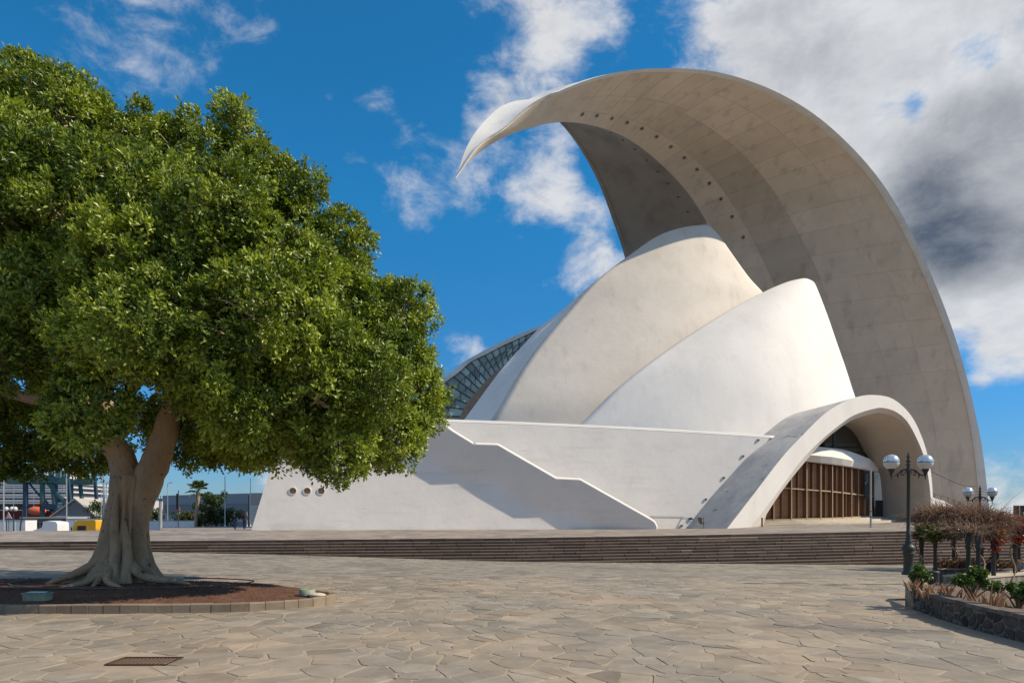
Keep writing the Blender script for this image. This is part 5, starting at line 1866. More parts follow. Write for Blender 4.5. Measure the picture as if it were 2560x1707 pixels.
vine('tangled leafless brown vine heaped on the left half of the pergola', 2300, 2450,
     [(2300, 1298, 35.0, .7), (2340, 1284, 34.5, .95), (2385, 1286, 34.5, 1.05), (2430, 1290, 33.5, 1.05), (2470, 1298, 33.5, .95), (2350, 1300, 36.5, 1.0), (2420, 1302, 36.5, 1.05), (2500, 1312, 34, .75), (2475, 1325, 33.5, .7), (2425, 1330, 33, .55), (2304, 1322, 35.2, .4), (2380, 1325, 32.6, .5), (2440, 1326, 31.4, .5), (2412, 1334, 31.8, .4)], BROWN_LEAF, 6000, 3800, .09,
     [(2290, 1432, 34.8, 2300, 1335, 35.0), (2455, 1440, 31.2, 2436, 1335, 32.5), (2380, 1410, 38, 2388, 1340, 37)])
vine('olive green leafy vine hanging from the left end of the pergola', 2310, 2380,
     [(2318, 1322, 33.8, .50), (2342, 1330, 33.3, .55), (2365, 1320, 33.3, .5), (2335, 1345, 33.3, .42), (2300, 1340, 34.8, .35), (2385, 1338, 33.2, .4)], GREEN_LEAF, 3600, 120, .14, [])
vine('red autumn vine spilling over the right end of the pergola', 2490, 2560,
     [(2495, 1308, 34.5, .55), (2525, 1300, 34.8, .7), (2556, 1312, 34.5, .8), (2590, 1310, 34.8, .9), (2535, 1320, 36.5, .8), (2497, 1352, 32.4, .28), (2491, 1372, 32.4, .22), (2452, 1346, 32.5, .3), (2550, 1345, 34, .5), (2600, 1335, 35, .6)], RED_LEAF, 6500, 350, .13,
     [(2520, 1470, 33, 2540, 1340, 34)])
vine('orange tinted dry vine drooping between brown and red growth', 2470, 2510,
     [(2485, 1330, 32.8, .5), (2470, 1340, 32.8, .42), (2500, 1338, 33, .35), (2455, 1330, 33, .4)], leaf_material('orange vine leaf', (0.16, .06, .02), (.36, .17, .06), .25), 2200, 300, .12, [])

# low dry hedge plants along the far court wall
for (lab, us) in (('dry brown shrubs along the left stretch of the far court wall', (2340, 2440)), ('dry brown shrubs along the right stretch of the far court wall', (2450, 2620))):
    c0 = P(sum(us) / 2, 1420, 37)
    t = thing('dry_shrub', lab, 'shrub', c0, group='dry shrubs on the court wall')
    nn = 2600
    uu = vr.uniform(us[0], us[1], nn)
    pts = np.array([tuple(P(u, 1420 - abs(vr.normal()) * 9, 37.6 + vr.uniform(-.1, .6)) - c0) for u in uu])
    V, F = leaf_cloud(nn, pts, .13)
    mesh_np('foliage', V, F, BROWN_LEAF, t, False, np.repeat(vr.normal(0, .25, nn), 2))
    tw = MB()
    for _ in range(160):
        a = P(vr.uniform(*us), 1426, 37.8) - c0
        tw.tube([a, a + Vector((vr.normal() * .15, 0, .3)), a + Vector((vr.normal() * .3, 0, .62))], [.012, .008, .004], 3, caps=False)
    tw.build('twigs', DRY, t)

# ------------------------------------------------------------------ plants in the near planter
SHRUB_LEAF = leaf_material('glossy shrub leaf', (0.022, 0.06, 0.008), (0.12, 0.20, 0.03), .22)


def shrub(label, u, v, Y, w, h):
    c0 = P(u, v, Y)
    t = thing('green_shrub', label, 'shrub', c0, group='green shrubs in the planter')
    n = 3000
    nb = 14
    bc = np.stack([vr.normal(size=nb) * w * .30, vr.normal(size=nb) * w * .26, h * vr.uniform(.42, .95, nb)], 1)
    k = vr.integers(0, nb, n)
    q = vr.normal(size=(n, 3)); q /= np.linalg.norm(q, axis=1)[:, None]
    pts = bc[k] + q * (w * .20 * vr.uniform(.4, 1.05, n))[:, None]
    pts[:, 2] = np.maximum(pts[:, 2], .04)
    V, F = leaf_cloud(n, pts, .06)
    mesh_np('foliage', V, F, SHRUB_LEAF, t, False, np.repeat(vr.normal(0, .25, n), 2))
    m = MB()
    for b in bc:
        m.tube([(0, 0, -.05), tuple(b * .5 + np.array([0.02, 0, .02])), tuple(b)], [.022, .015, .006], 5, caps=False)
    m.build('stems', DRY, t)


shrub('round dark green shrub beside the lamp base in the planter', 2296, 1478, 15.6, .48, .60)
shrub('large glossy green shrub in the middle of the planter', 2424, 1500, 14.0, .56, .62)
shrub('low spreading green shrub at the right photo edge of planter', 2545, 1523, 13.2, .50, .46)

ALOE = material('dried aloe leaf', (0.40, 0.215, 0.11), 0.7, 0.25, 3, bump=0.2)


def aloe(label, u, v, Y, n, spread, h, seed):
    r = random.Random(seed)
    c0 = P(u, v, Y)
    t = thing('dry_aloe', label, 'succulent', c0, group='dried aloes in the planter')
    for _ in range(n):
        bx, by = r.gauss(0, spread * .42), r.gauss(0, .14)
        a = r.uniform(-.9, .9) + (0.35 if bx > 0 else -.25) * .6
        L_ = h * r.uniform(.6, 1.15)
        b = Vector((bx, by, -.02))
        dirn = Vector((math.sin(a) * .55, r.uniform(-.35, .2), 1)).normalized()
        bend = Vector((math.sin(a) * .5, -.1, -.25 if r.random() < .4 else .2))
        ptsa = [b + dirn * L_ * f + bend * L_ * f * f * .5 for f in (0, .25, .5, .75, 1)]
        MB().tube(ptsa, [.022, .024, .019, .012, .003], 5, tone=r.gauss(0, .2)).build('leaf', ALOE, t)


aloe('orange brown dried aloe between the two left green shrubs', 2350, 1492, 14.6, 34, .50, .33, 1)
aloe('dried coppery aloe right of the large glossy green shrub', 2464, 1514, 13.2, 28, .36, .36, 2)
aloe('small withered reddish aloe at the far left tip of the planter', 2288, 1470, 15.2, 14, .20, .22, 3)
# cylindrical bin behind the first shrub
pb = P(2331, 1462, 24)
bn_ = thing('litter_bin', 'dark green cylindrical litter bin behind the left shrub', 'litter bin', (pb.x, pb.y, pb.z - .25))
MB().lathe([(.20, 0), (.21, .04), (.21, .66), (.225, .68), (.225, .74), (.17, .76), (.16, .70), (.001, .70)], 16).build('body', IRON, bn_)
MB().lathe([(.212, .30), (.22, .31), (.22, .34), (.212, .35)], 16).build('hoop', PMET, bn_)

# ------------------------------------------------------------------ sign board at the right edge
pb = P(2534, 1312, 56)
pe = P(2585, 1312, 56)
W_ = pe.x - pb.x
sb = thing('sign_board', 'dark red and black sign board on posts behind the red vine', 'sign', (pb.x, pb.y, 0.6))
zt = P(0, 1263, 56).z - 0.6
zb = P(0, 1306, 56).z - 0.6
MB().box((.22, 0, (zt + zb) / 2), (.40, .08, zt - zb)).build('red_panel', material('red brown poster panel', (0.16, 0.05, 0.035), .6, .35, 2), sb)
MB().box((.455, -.02, zt / 2), (.06, .10, zt)).build('post', PALESTONE, sb)
MB().box((.49 + (W_ - .49) / 2, 0, (zt + zb) / 2), (W_ - .50, .08, zt - zb)).build('black_panel', BLACK, sb)
MB().box((.04, .02, zt / 2), (.05, .08, zt)).build('post', STEEL, sb)
MB().box((W_, .02, zt / 2), (.05, .08, zt)).build('post', STEEL, sb)
cu = bpy.data.curves.new('letter', 'FONT'); cu.body = 'W'; cu.size = .34; cu.extrude = .004
tmp_ = bpy.data.objects.new('letter', cu); COL.objects.link(tmp_)
dgl = bpy.context.evaluated_depsgraph_get(); dgl.update()
lme = bpy.data.meshes.new_from_object(tmp_.evaluated_get(dgl)); bpy.data.objects.remove(tmp_)
lo = bpy.data.objects.new('letter', lme); COL.objects.link(lo); lo.parent = sb
lo.location = (.72, -.046, zt * .5 + zb * .5 - .05); lo.rotation_euler = (math.radians(90), 0, 0)
lme.materials.clear(); lme.materials.append(RIM)
# leafy arch of a rose beyond the vines
c0 = P(2500, 1303, 58)
t = thing('garden_arch', 'thin green plant covered arch showing above the red vine', 'garden arch', c0)
m = MB()
arch = [P(u, v, 58) - c0 for u, v in ((2474, 1310), (2479, 1293), (2485, 1286), (2500, 1284), (2515, 1288), (2524, 1294), (2534, 1300))]
for o_ in (0, .5):
    m.tube([spline(arch, i / 20) + Vector((0, o_, 0)) for i in range(21)], .035, 5)
for i in range(0, 21, 2):
    p = spline(arch, i / 20); m.tube([p, p + Vector((0, .5, 0))], .025, 4)
m.tube([arch[0], arch[0] - Vector((0, 0, 2))], .04, 5); m.tube([arch[-1], arch[-1] - Vector((0, 0, 2))], .04, 5)
m.build('frame', STEEL, t)
ptsx = np.concatenate([np.array([tuple(spline(arch, f) + Vector((vr.normal() * .10, vr.normal() * .3, vr.normal() * .07)))]) for f in np.concatenate([vr.uniform(0, 1, 160), vr.normal(.62, .05, 120), vr.normal(.1, .05, 90)]).clip(0, 1)])
V, F = leaf_cloud(len(ptsx), ptsx, .16)
mesh_np('foliage', V, F, GREEN_LEAF, t, False, np.repeat(vr.normal(0, .2, len(ptsx)), 2))

# ------------------------------------------------------------------ people
SKIN = (0.42, 0.25, 0.17)


def flat(name, c, rough=.8):
    return material(name, c, rough, .12, 6)


def person(label, loc, rz, pose, top_c, leg_c, hair_c, h=1.72, bag=None, long_hair=False, shorts=False, group=None):
    """one continuous skinned body; pose: walk, stand or sit"""
    s = h / 1.72
    sit = pose == 'sit'
    J = {}
    pel = Vector((0, 0, .46 if sit else .92))
    J['pel'] = (pel, (.155, .115))
    J['waist'] = (pel + Vector((0, .01 if not sit else .03, .16)), (.135, .10))
    J['chest'] = (pel + Vector((0, .0 if not sit else -.02, .36)), (.165, .115))
    J['upper'] = (pel + Vector((0, .01 if not sit else -.05, .47)), (.135, .09))
    J['neck'] = (pel + Vector((0, .0 if not sit else -.07, .56)), (.055, .055))
    J['head0'] = (pel + Vector((0, -.02 if not sit else -.10, .64)), (.075, .085))
    J['head1'] = (pel + Vector((0, -.015 if not sit else -.11, .72)), (.083, .10))
    J['head2'] = (pel + Vector((0, -.01 if not sit else -.10, .79)), (.05, .06))
    E = [('pel', 'waist'), ('waist', 'chest'), ('chest', 'upper'), ('upper', 'neck'), ('neck', 'head0'), ('head0', 'head1'), ('head1', 'head2')]
    for sd, sg in (('l', -1), ('r', 1)):
        sw = {'walk': .20, 'stand': .03, 'sit': 0}[pose] * sg
        hip = pel + Vector((.09 * sg, 0, -.05))
        if sit:
            kn = Vector((.12 * sg, -.44, .48)); an = Vector((.12 * sg, -.46, .09)); to = Vector((.13 * sg, -.62, .04))
        else:
            kn = pel + Vector((.10 * sg, -sw * .8 - .02, -.44)); an = Vector((.10 * sg, -sw * 1.1 + (.04 if sw < 0 else 0), .085 + (.05 if sw < -.05 else 0))); to = an + Vector((.01 * sg, -.15, -.05))
        sh = J['upper'][0] + Vector((.175 * sg, .01, -.01))
        if sit:
            el = sh + Vector((.04 * sg, -.10, -.26)); ha = el + Vector((-.06 * sg, -.20, -.05))
        else:
            el = sh + Vector((.05 * sg, sw * .55 + .02, -.27)); ha = el + Vector((.01 * sg, sw * .6 - .06, -.24))
        fi = ha + (ha - el).normalized() * .09
        for nme, p, r in (('hip', hip, (.10, .10)), ('knee', kn, (.062, .065)), ('ankle', an, (.042, .045)), ('toe', to, (.04, .03)), ('sh', sh, (.062, .06)), ('el', el, (.045, .045)), ('hand', ha, (.034, .03)), ('fing', fi, (.028, .016))):
            J[nme + sd] = (p, r)
        E += [('pel', 'hip' + sd), ('hip' + sd, 'knee' + sd), ('knee' + sd, 'ankle' + sd), ('ankle' + sd, 'toe' + sd), ('upper', 'sh' + sd), ('sh' + sd, 'el' + sd), ('el' + sd, 'hand' + sd), ('hand' + sd, 'fing' + sd)]
    names = list(J)
    me = bpy.data.meshes.new('body')
    me.from_pydata([tuple(J[k][0] * s) for k in names], [(names.index(a), names.index(b)) for a, b in E], [])
    tmp = bpy.data.objects.new('body', me)
    COL.objects.link(tmp)
    sk = tmp.modifiers.new('skin', 'SKIN'); sk.use_smooth_shade = True
    sb_ = tmp.modifiers.new('sub', 'SUBSURF'); sb_.levels = 2; sb_.render_levels = 2
    for k, v in zip(names, me.skin_vertices[0].data):
        v.radius = (J[k][1][0] * s, J[k][1][1] * s)
        v.use_root = (k == 'pel')
    dg_ = bpy.context.evaluated_depsgraph_get()
    dg_.update()
    me2 = bpy.data.meshes.new_from_object(tmp.evaluated_get(dg_))
    bpy.data.objects.remove(tmp)
    t = thing('person', label, 'person', loc, rz, group=group)
    o = bpy.data.objects.new('body', me2); COL.objects.link(o); o.parent = t
    me2.materials.clear()
    for m in (flat('skin', SKIN, .6), flat('top cloth', top_c), flat('leg cloth', leg_c), flat('shoe', (.05, .045, .04), .5)):
        me2.materials.append(m)
    neck = J['neck'][0] * s
    for p in me2.polygons:
        c = p.center
        z = c.z
        hand = any((c - J[k][0] * s).length < .10 * s for k in ('handl', 'handr', 'fingl', 'fingr'))
        if c.z > neck.z - .01 and (c - neck).length < .6:
            k = 0
        elif hand:
            k = 0
        elif (sit and (c.y < -.50 * s and z < .11 * s)) or (not sit and z < .10 * s):
            k = 3
        elif sit and (z < .56 * s and (c.y < -.08 * s or z < .40 * s)) and abs(c.x) < .22 * s:
            k = 2
        elif not sit and z < .93 * s and abs(c.x) < .21 * s + 0 and (c - J['ell'][0] * s).length > .1 and (c - J['elr'][0] * s).length > .1:
            k = 2 if not (shorts and z < .55 * s) else 0
        else:
            k = 1
        p.material_index = k
        p.use_smooth = True
    hc = (J['head1'][0] + Vector((0, .02, .025))) * s
    hm = MB().ball(hc, .108 * s, 12, 9, (.92, 1.05, 1.0))
    if long_hair:
        hm.ball(hc + Vector((0, .05, -.13)) * s, .10 * s, 10, 8, (1.0, .6, 1.5))
    # face stays free: drop the front lower part
    keep = [i for i, f in enumerate(hm.f) if not (sum(hm.v[q][1] for q in f) / len(f) < hc.y - .03 * s and sum(hm.v[q][2] for q in f) / len(f) < hc.z + .03 * s)]
    hm.f = [hm.f[i] for i in keep]; hm.tone = [0] * len(keep); hm.mi = [0] * len(keep); hm.sm = [True] * len(keep)
    hm.build('hair', flat('hair', hair_c, .5), t)
    fm = MB()
    f0 = J['head1'][0] * s
    fm.tube([f0 + Vector((0, -.10, .0)) * s, f0 + Vector((0, -.122, -.035)) * s], [.010 * s, .016 * s], 5)
    for sx in (-1, 1):
        fm.ball(f0 + Vector((.033 * sx, -.094, .012)) * s, .011 * s, 6, 5, mi=1)
        fm.ball(f0 + Vector((.088 * sx, .0, -.005)) * s, .022 * s, 6, 5, (.4, .8, 1.2))
    fm.build('face', [flat('skin', SKIN, .6), BLACK], t)
    if bag:
        bp_ = J['chest'][0] * s + Vector((bag[1], .17 * s, -.10))
        MB().ball(bp_, .19 * s, 10, 8, (.85, .6, 1.05)).build('backpack', flat('bag', bag[0]), t)
    return t


def ground_at(u, v, Y): return P(u, v, Y)


gp = 'two people walking past the left end of the hall'
person('person in a black jacket and blue jeans walking beside the hall corner', P(587, 1323.5, 62.5), math.pi * .95, 'walk', (.018, .018, .02), (.045, .075, .13), (.02, .015, .012), 1.80, group=gp, bag=((.02, .02, .022), 0))
person('person in a brown coat carrying a dark bag walking in jeans', P(611, 1323, 62.5), math.pi * 1.05, 'walk', (.22, .11, .055), (.045, .085, .15), (.12, .05, .025), 1.66, bag=((.03, .02, .018), .10), long_hair=True, group=gp)
gp = 'two people climbing the stairs beside the wing'
person('person in a black top and shorts on the stairs left of the far lamp pole', P(2444, 1301, 92), math.pi, 'walk', (.02, .02, .025), (.03, .03, .035), (.03, .02, .015), 1.76, shorts=True, group=gp)
person('person in a pale lilac top on the stairs right of the far lamp pole', P(2459, 1301, 92), math.pi, 'walk', (.42, .40, .48), (.07, .07, .09), (.05, .025, .015), 1.68, long_hair=True, shorts=True, group=gp)
pz_ = P(2290, 1318, 56)
person('person in dark clothes whose head shows above the vine before the arch', (pz_.x, pz_.y, 1.02), .6, 'stand', (.06, .03, .035), (.05, .05, .06), (.30, .27, .24), 1.66)
gp = 'two people sitting on the court wall'
pz_ = P(2474, 1437, 35.2)
person('person in dark navy clothes sitting behind the pergola posts', (pz_.x, pz_.y, -1.27), .2, 'sit', (.012, .014, .028), (.015, .016, .025), (.02, .015, .012), 1.72, group=gp)
pz_ = P(2549, 1437, 35.0)
person('person in a blue grey jacket sitting at the right end of court', (pz_.x, pz_.y, -1.27), -.9, 'sit', (.20, .23, .27), (.10, .10, .16), (.05, .02, .015), 1.70, group=gp)
# ------------------------------------------------------------------ the port and street beyond the terrace, at the left
QZ = -2.7
road = struct(MB().grid([[Vector((x, y, QZ + .02)) for x in (-140, -60, -10)] for y in (74, 100, 132)], smooth=False).build('road', material('worn road asphalt', (0.07, 0.07, 0.072), .9, .2, .3)))
WHITEP = material('white vehicle paint', (0.74, 0.74, 0.73), 0.35, .05, 1, spec=.5, stains=[((.45, .38, .30), .8, .62, .8, .5, (1, 1, .3))])
YELLOW = material('yellow truck paint', (0.78, 0.40, 0.012), 0.35, .06, 1, spec=.5)
REDP = material('red paint', (0.42, 0.03, 0.025), 0.5, .15, 1)
TYRE = material('black tyre', (0.015, 0.015, 0.015), .9, .1, 4)
TEAL = material('teal crane steel', (0.055, 0.125, 0.125), .6, .2, .4)
TEALD = material('dark blue crane steel', (0.03, 0.06, 0.10), .6, .2, .4)
HULL = material('dark red ship hull', (0.13, 0.022, 0.02), .6, .25, .1)
DECKW = material('white ship paint', (0.60, 0.59, 0.57), .6, .10, .15)
ROOFT = material('pale sheet roof', (0.40, 0.37, 0.33), .7, .10, .2)
SHEDW = material('grey shed wall', (0.24, 0.225, 0.215), .8, .08, .2)
LAMPP = material('galvanised pole', (0.42, 0.43, 0.44), .45, .06, 2, metal=.4)
FARGREEN = leaf_material('far tree leaf', (0.018, 0.042, 0.010), (0.085, 0.125, 0.028), .2)
OLIVE = leaf_material('olive bush leaf', (0.035, 0.052, 0.014), (0.13, 0.14, 0.045), .2)
fr_ = np.random.default_rng(77)


def wheels(root, xs, r, half, z0=0):
    for x in xs:
        for s in (-1, 1):
            w = MB()
            m2 = MB().lathe([(r * .5, -.14), (r, -.14), (r, .14), (r * .5, .14)], 16)
            w.add([Vector((x + v[0], s * half + v[2], r + v[1])) for v in m2.v], m2.f)
            o = w.build('wheel', TYRE, root)
            h = MB(); h.add([Vector((x + r * .5 * math.cos(a), s * (half + .13), r + r * .5 * math.sin(a))) for a in np.linspace(0, 6.28, 13)[:-1]], [tuple(range(12))])
            h.build('rim', GREY_METAL, o)


def truck(label, u_cab0, u_cab1, v_top, Y, paint, style):
    """cab tractor seen from its side; u_cab0 is the front"""
    a = P(u_cab0, v_top, Y); b = P(u_cab1, v_top, Y)
    Lc = b.x - a.x
    H = a.z - QZ
    t = thing('truck', label, 'truck', (a.x, Y, QZ), group='trucks on the port road')
    c = MB()
    prof = [(0.0, .9), (0.0, H * .60), (Lc * .05, H * .70), (Lc * .38, H * .78), (Lc * .42, H * .90), (Lc * .42, H * .97), (Lc * .62, H), (Lc * .95, H * .96), (Lc, H * .90), (Lc, .9)]
    if style == 'flat':
        prof = [(0.0, .8), (0.02, H * .60), (Lc * .10, H * .90), (Lc * .22, H * .99), (Lc * .96, H), (Lc, H * .97), (Lc, .8)]
    n = len(prof)
    c.hexa([Vector((x, -1.2, z)) for x, z in prof], [Vector((x, 1.2, z)) for x, z in prof])
    c.build('cab', paint, t)
    wz0, wz1 = (H * .66, H * .84) if style == 'flat' else (H * .40, H * .58)
    MB().hexa([(-.01 if style != 'flat' else .03, -1.1, wz0), (.06, -1.1, wz0), (.06, 1.1, wz0), (-.01, 1.1, wz0)], [(Lc * .05, -1.1, wz1), (Lc * .09, -1.1, wz1), (Lc * .09, 1.1, wz1), (Lc * .05, 1.1, wz1)]).build('windscreen', DARKGLASS, t)
    MB().box((Lc * .42, -1.215, (wz0 + wz1) / 2), (Lc * .36, .03, (wz1 - wz0) * .9)).build('side_window', DARKGLASS, t)
    MB().box((Lc * .75, -1.215, H * .45), (Lc * .05, .04, H * .3)).build('handle', STEEL, t)
    MB().box((-.1, 0, .7), (.3, 2.4, .5)).build('bumper', STEEL, t)
    for s in (-1, 1):
        MB().box((.1, s * 1.38, wz0 + .25), (.12, .16, .6)).build('mirror', STEEL, t)
    MB().box((Lc + 2.2, 0, .85), (5.2, 1.0, .35)).build('chassis', STEEL, t)
    wheels(t, (1.2, Lc + 1.8, Lc + 3.1), .52, 1.1)
    return t


def trailer(label, u0, u1, v_top, Y, paint, redcorner=None):
    a = P(u0, v_top, Y); b = P(u1, v_top, Y)
    L_, H = b.x - a.x, a.z - QZ
    t = thing('trailer', label, 'trailer', (a.x, Y + .1, QZ), group='white trailers on the port road')
    MB().box((L_ / 2, 1.2, (H + 1.2) / 2), (L_, 2.4, H - 1.2)).build('box_body', paint, t)
    MB().box((L_ / 2, 1.2, H + .03), (L_ + .04, 2.46, .08)).build('roof_rail', GREY_METAL, t)
    MB().box((L_ / 2, 1.2, 1.1), (L_ * .98, 1.2, .22)).build('chassis', STEEL, t)
    k = max(4, int(L_ / 1.2))
    for i in range(1, k):
        MB().box((L_ * i / k, -.012, (H + 1.2) / 2), (.05, .03, H - 1.35)).build('rib', paint, t)
    if redcorner:
        x0 = 0 if redcorner == 'left' else L_
        s = 1 if redcorner == 'left' else -1
        m = MB(); m.add([(x0, -.02, 1.25), (x0 + s * 2.2, -.02, 1.25), (x0 + s * 1.6, -.02, 1.9), (x0 + s * .8, -.02, 2.5), (x0, -.02, 2.9)], [(0, 1, 2, 3, 4)])
        m.build('red_swoosh', REDP, t)
    o = empty('axles'); o.parent = t
    for i, x in enumerate((L_ * .72, L_ * .84)):
        for s in (0.25, 2.15):
            w = MB(); m2 = MB().lathe([(.26, -.14), (.52, -.14), (.52, .14), (.26, .14)], 14)
            w.add([Vector((x + v[0], s + v[2], .52 + v[1])) for v in m2.v], m2.f)
            w.build('wheel', TYRE, o)
    return t


truck('white truck cab with grey windscreen on the road behind the terrace', 96, 158, 1301, 92, WHITEP, 'sloped')
truck('bright yellow truck cab parked before a white trailer', 194, 253, 1299.5, 90, YELLOW, 'flat')
trailer('white stained box trailer behind the yellow truck cab', 166, 256, 1297, 95, WHITEP)
trailer('short white trailer with red curve left of the tree trunk', 262, 300, 1298, 92, WHITEP, 'right')
trailer('long white trailer with red corner right of the tree trunk', 372, 463, 1302, 88, WHITEP, 'left')
trailer('plain white box trailer at the left photo edge behind the street signs', -40, 62, 1300, 98, WHITEP)
# small red car
a = P(-14, 1314, 84)
t = thing('parked_car', 'red car partly visible at the left photo edge', 'car', (a.x, 84, QZ))
prof = [(0, .35), (0.05, .8), (.9, .95), (1.5, 1.45), (2.9, 1.48), (3.7, 1.0), (4.2, .92), (4.25, .4)]
c = MB().hexa([Vector((x, -.85, z * 1.35)) for x, z in prof], [Vector((x, .85, z * 1.35)) for x, z in prof]); c.build('body', REDP, t)
MB().box((2.2, -.86, 1.62), (1.5, .03, .42)).build('side_window', DARKGLASS, t)
wheels(t, (.85, 3.35), .34, .8)

# warehouse with banded grey cladding
def warehouse():
    Y = 150
    a, b = P(408, 1238, Y), P(631, 1232, Y - 6)
    z0 = -1.0
    t = thing('warehouse', 'long low warehouse clad in bands of blue grey sheet metal', 'warehouse', ((a.x + b.x) / 2, Y, z0))
    O = Vector(((a.x + b.x) / 2, Y, z0))
    ztop = lambda f: lerp(a.z, b.z, f)
    cols = [material('blue grey cladding', (.26, .30, .345), .5, .06, .3, stretch=(.1, 1, 8)), material('dark grey cladding', (.195, .215, .245), .5, .06, .3, stretch=(.1, 1, 8)), material('light grey cladding', (.33, .37, .42), .5, .06, .3, stretch=(.1, 1, 8))]
    fr2 = [0, .24, .50, .73, 1.0]
    for (f0, f1) in ((0, .46), (.50, .955)):
        A, B = a.lerp(b, f0), a.lerp(b, f1)
        m = MB().hexa([V3(A, z0) - O, V3(B, z0) - O, V3(B, z0) + Vector((0, 40, 0)) - O, V3(A, z0) + Vector((0, 40, 0)) - O], [V3(A, ztop(f0) - .1) - O, V3(B, ztop(f1) - .1) - O, V3(B, ztop(f1) - .1) + Vector((0, 40, 0)) - O, V3(A, ztop(f0) - .1) + Vector((0, 40, 0)) - O])
        m.build('hall_body', SHEDW, t)
        for k in range(4):
            h = MB()
            qa0, qa1 = lerp(z0, ztop(f0), fr2[k]) + .03, lerp(z0, ztop(f0), fr2[k + 1]) - .03
            qb0, qb1 = lerp(z0, ztop(f1), fr2[k]) + .03, lerp(z0, ztop(f1), fr2[k + 1]) - .03
            d = Vector((0, -.12, 0))
            h.hexa([V3(A, qa0) + d - O, V3(B, qb0) + d - O, V3(B, qb0) - O, V3(A, qa0) - O], [V3(A, qa1) + d - O, V3(B, qb1) + d - O, V3(B, qb1) - O, V3(A, qa1) - O])
            h.build('cladding_panel', cols[(1, 2, 1, 0)[k]], t)
    # white stair tower in the gap, pale annex at the right
    A, B = a.lerp(b, .465), a.lerp(b, .497)
    MB().hexa([V3(A, z0) + Vector((0, 1, 0)) - O, V3(B, z0) + Vector((0, 1, 0)) - O, V3(B, z0) + Vector((0, 9, 0)) - O, V3(A, z0) + Vector((0, 9, 0)) - O], [V3(A, a.z + .2) + Vector((0, 1, 0)) - O, V3(B, a.z + .2) + Vector((0, 1, 0)) - O, V3(B, a.z + .2) + Vector((0, 9, 0)) - O, V3(A, a.z + .2) + Vector((0, 9, 0)) - O]).build('stair_tower', DECKW, t)
    for k in range(3):
        m = MB().beam(V3(A, z0 + 2 + 2 * k) - O, V3(B, z0 + 2 + 2 * k) - O, .2, .2); m.build('landing', STEEL, t)
    A, B = a.lerp(b, .962), a.lerp(b, 1.25)
    zt = ztop(1.0)
    MB().hexa([V3(A, z0) - O, V3(B, z0) - O, V3(B, z0) + Vector((0, 30, 0)) - O, V3(A, z0) + Vector((0, 30, 0)) - O], [V3(A, zt) - O, V3(B, zt) - O, V3(B, zt) + Vector((0, 30, 0)) - O, V3(A, zt) + Vector((0, 30, 0)) - O]).build('annex', ROOFT, t)
    for k in range(14):
        z = z0 + .4 * k
        MB().beam(V3(A, z) + Vector((.5, -.1, 0)) - O, V3(B, z) + Vector((0, -.1, 0)) - O, .12, .26).build('louvre', DECKW, t)


warehouse()

# gabled shed
Y = 165
O = P(186, 1300, Y); O.z = QZ
t = thing('gabled_shed', 'grey gabled harbour shed with a pale roof behind the trucks', 'shed', O)
gx = lambda u, v, yy=0: Vector((P(u, v, Y).x, Y + yy, P(u, v, Y).z)) - O
pr5 = [(131, 1312), (238, 1312), (236, 1288), (189, 1250), (131, 1290)]
MB().hexa([Vector((gx(u, v).x, 0, max(0, gx(u, v).z) if v < 1300 else 0)) for u, v in pr5], [Vector((gx(u, v).x, 45, max(0, gx(u, v).z) if v < 1300 else 0)) for u, v in pr5]).build('wall', SHEDW, t)
for (p, q) in (((126, 1294), (189.5, 1248.5)), ((189.5, 1248.5), (241, 1291))):
    A, B = gx(*p), gx(*q)
    MB().hexa([A + Vector((0, -.5, 0)), B + Vector((0, -.5, 0)), B + Vector((0, 46, 0)), A + Vector((0, 46, 0))], [A + Vector((0, -.5, .35)), B + Vector((0, -.5, .35)), B + Vector((0, 46, .35)), A + Vector((0, 46, .35))]).build('roof', ROOFT, t)
MB().box((0, -.05, gx(0, 1291).z), (10.2, .2, .35)).build('eaves_band', DECKW, t)
# long low harbour building in front of the ship
a, b = P(65, 1296, 150), P(170, 1296, 150)
t = thing('harbour_building', 'long low grey harbour building with dark openings behind white truck', 'building', ((a.x + b.x) / 2, 150, QZ))
W_, H_ = b.x - a.x, a.z - QZ
MB().box((0, 4, H_ / 2), (W_, 8, H_)).build('wall', SHEDW, t)
MB().box((0, 3.5, H_ + .2), (W_ + 1, 9.4, .4)).build('roof', ROOFT, t)
for i in range(6):
    MB().box((-W_ / 2 + W_ * (i + .5) / 6, -.02, H_ * .55), (W_ / 9, .1, H_ * .5)).build('opening', BLACK, t)
    MB().box((-W_ / 2 + W_ * (i + .5) / 6, -.06, H_ * .55), (W_ / 9, .06, .12)).build('louvre', SHEDW, t)

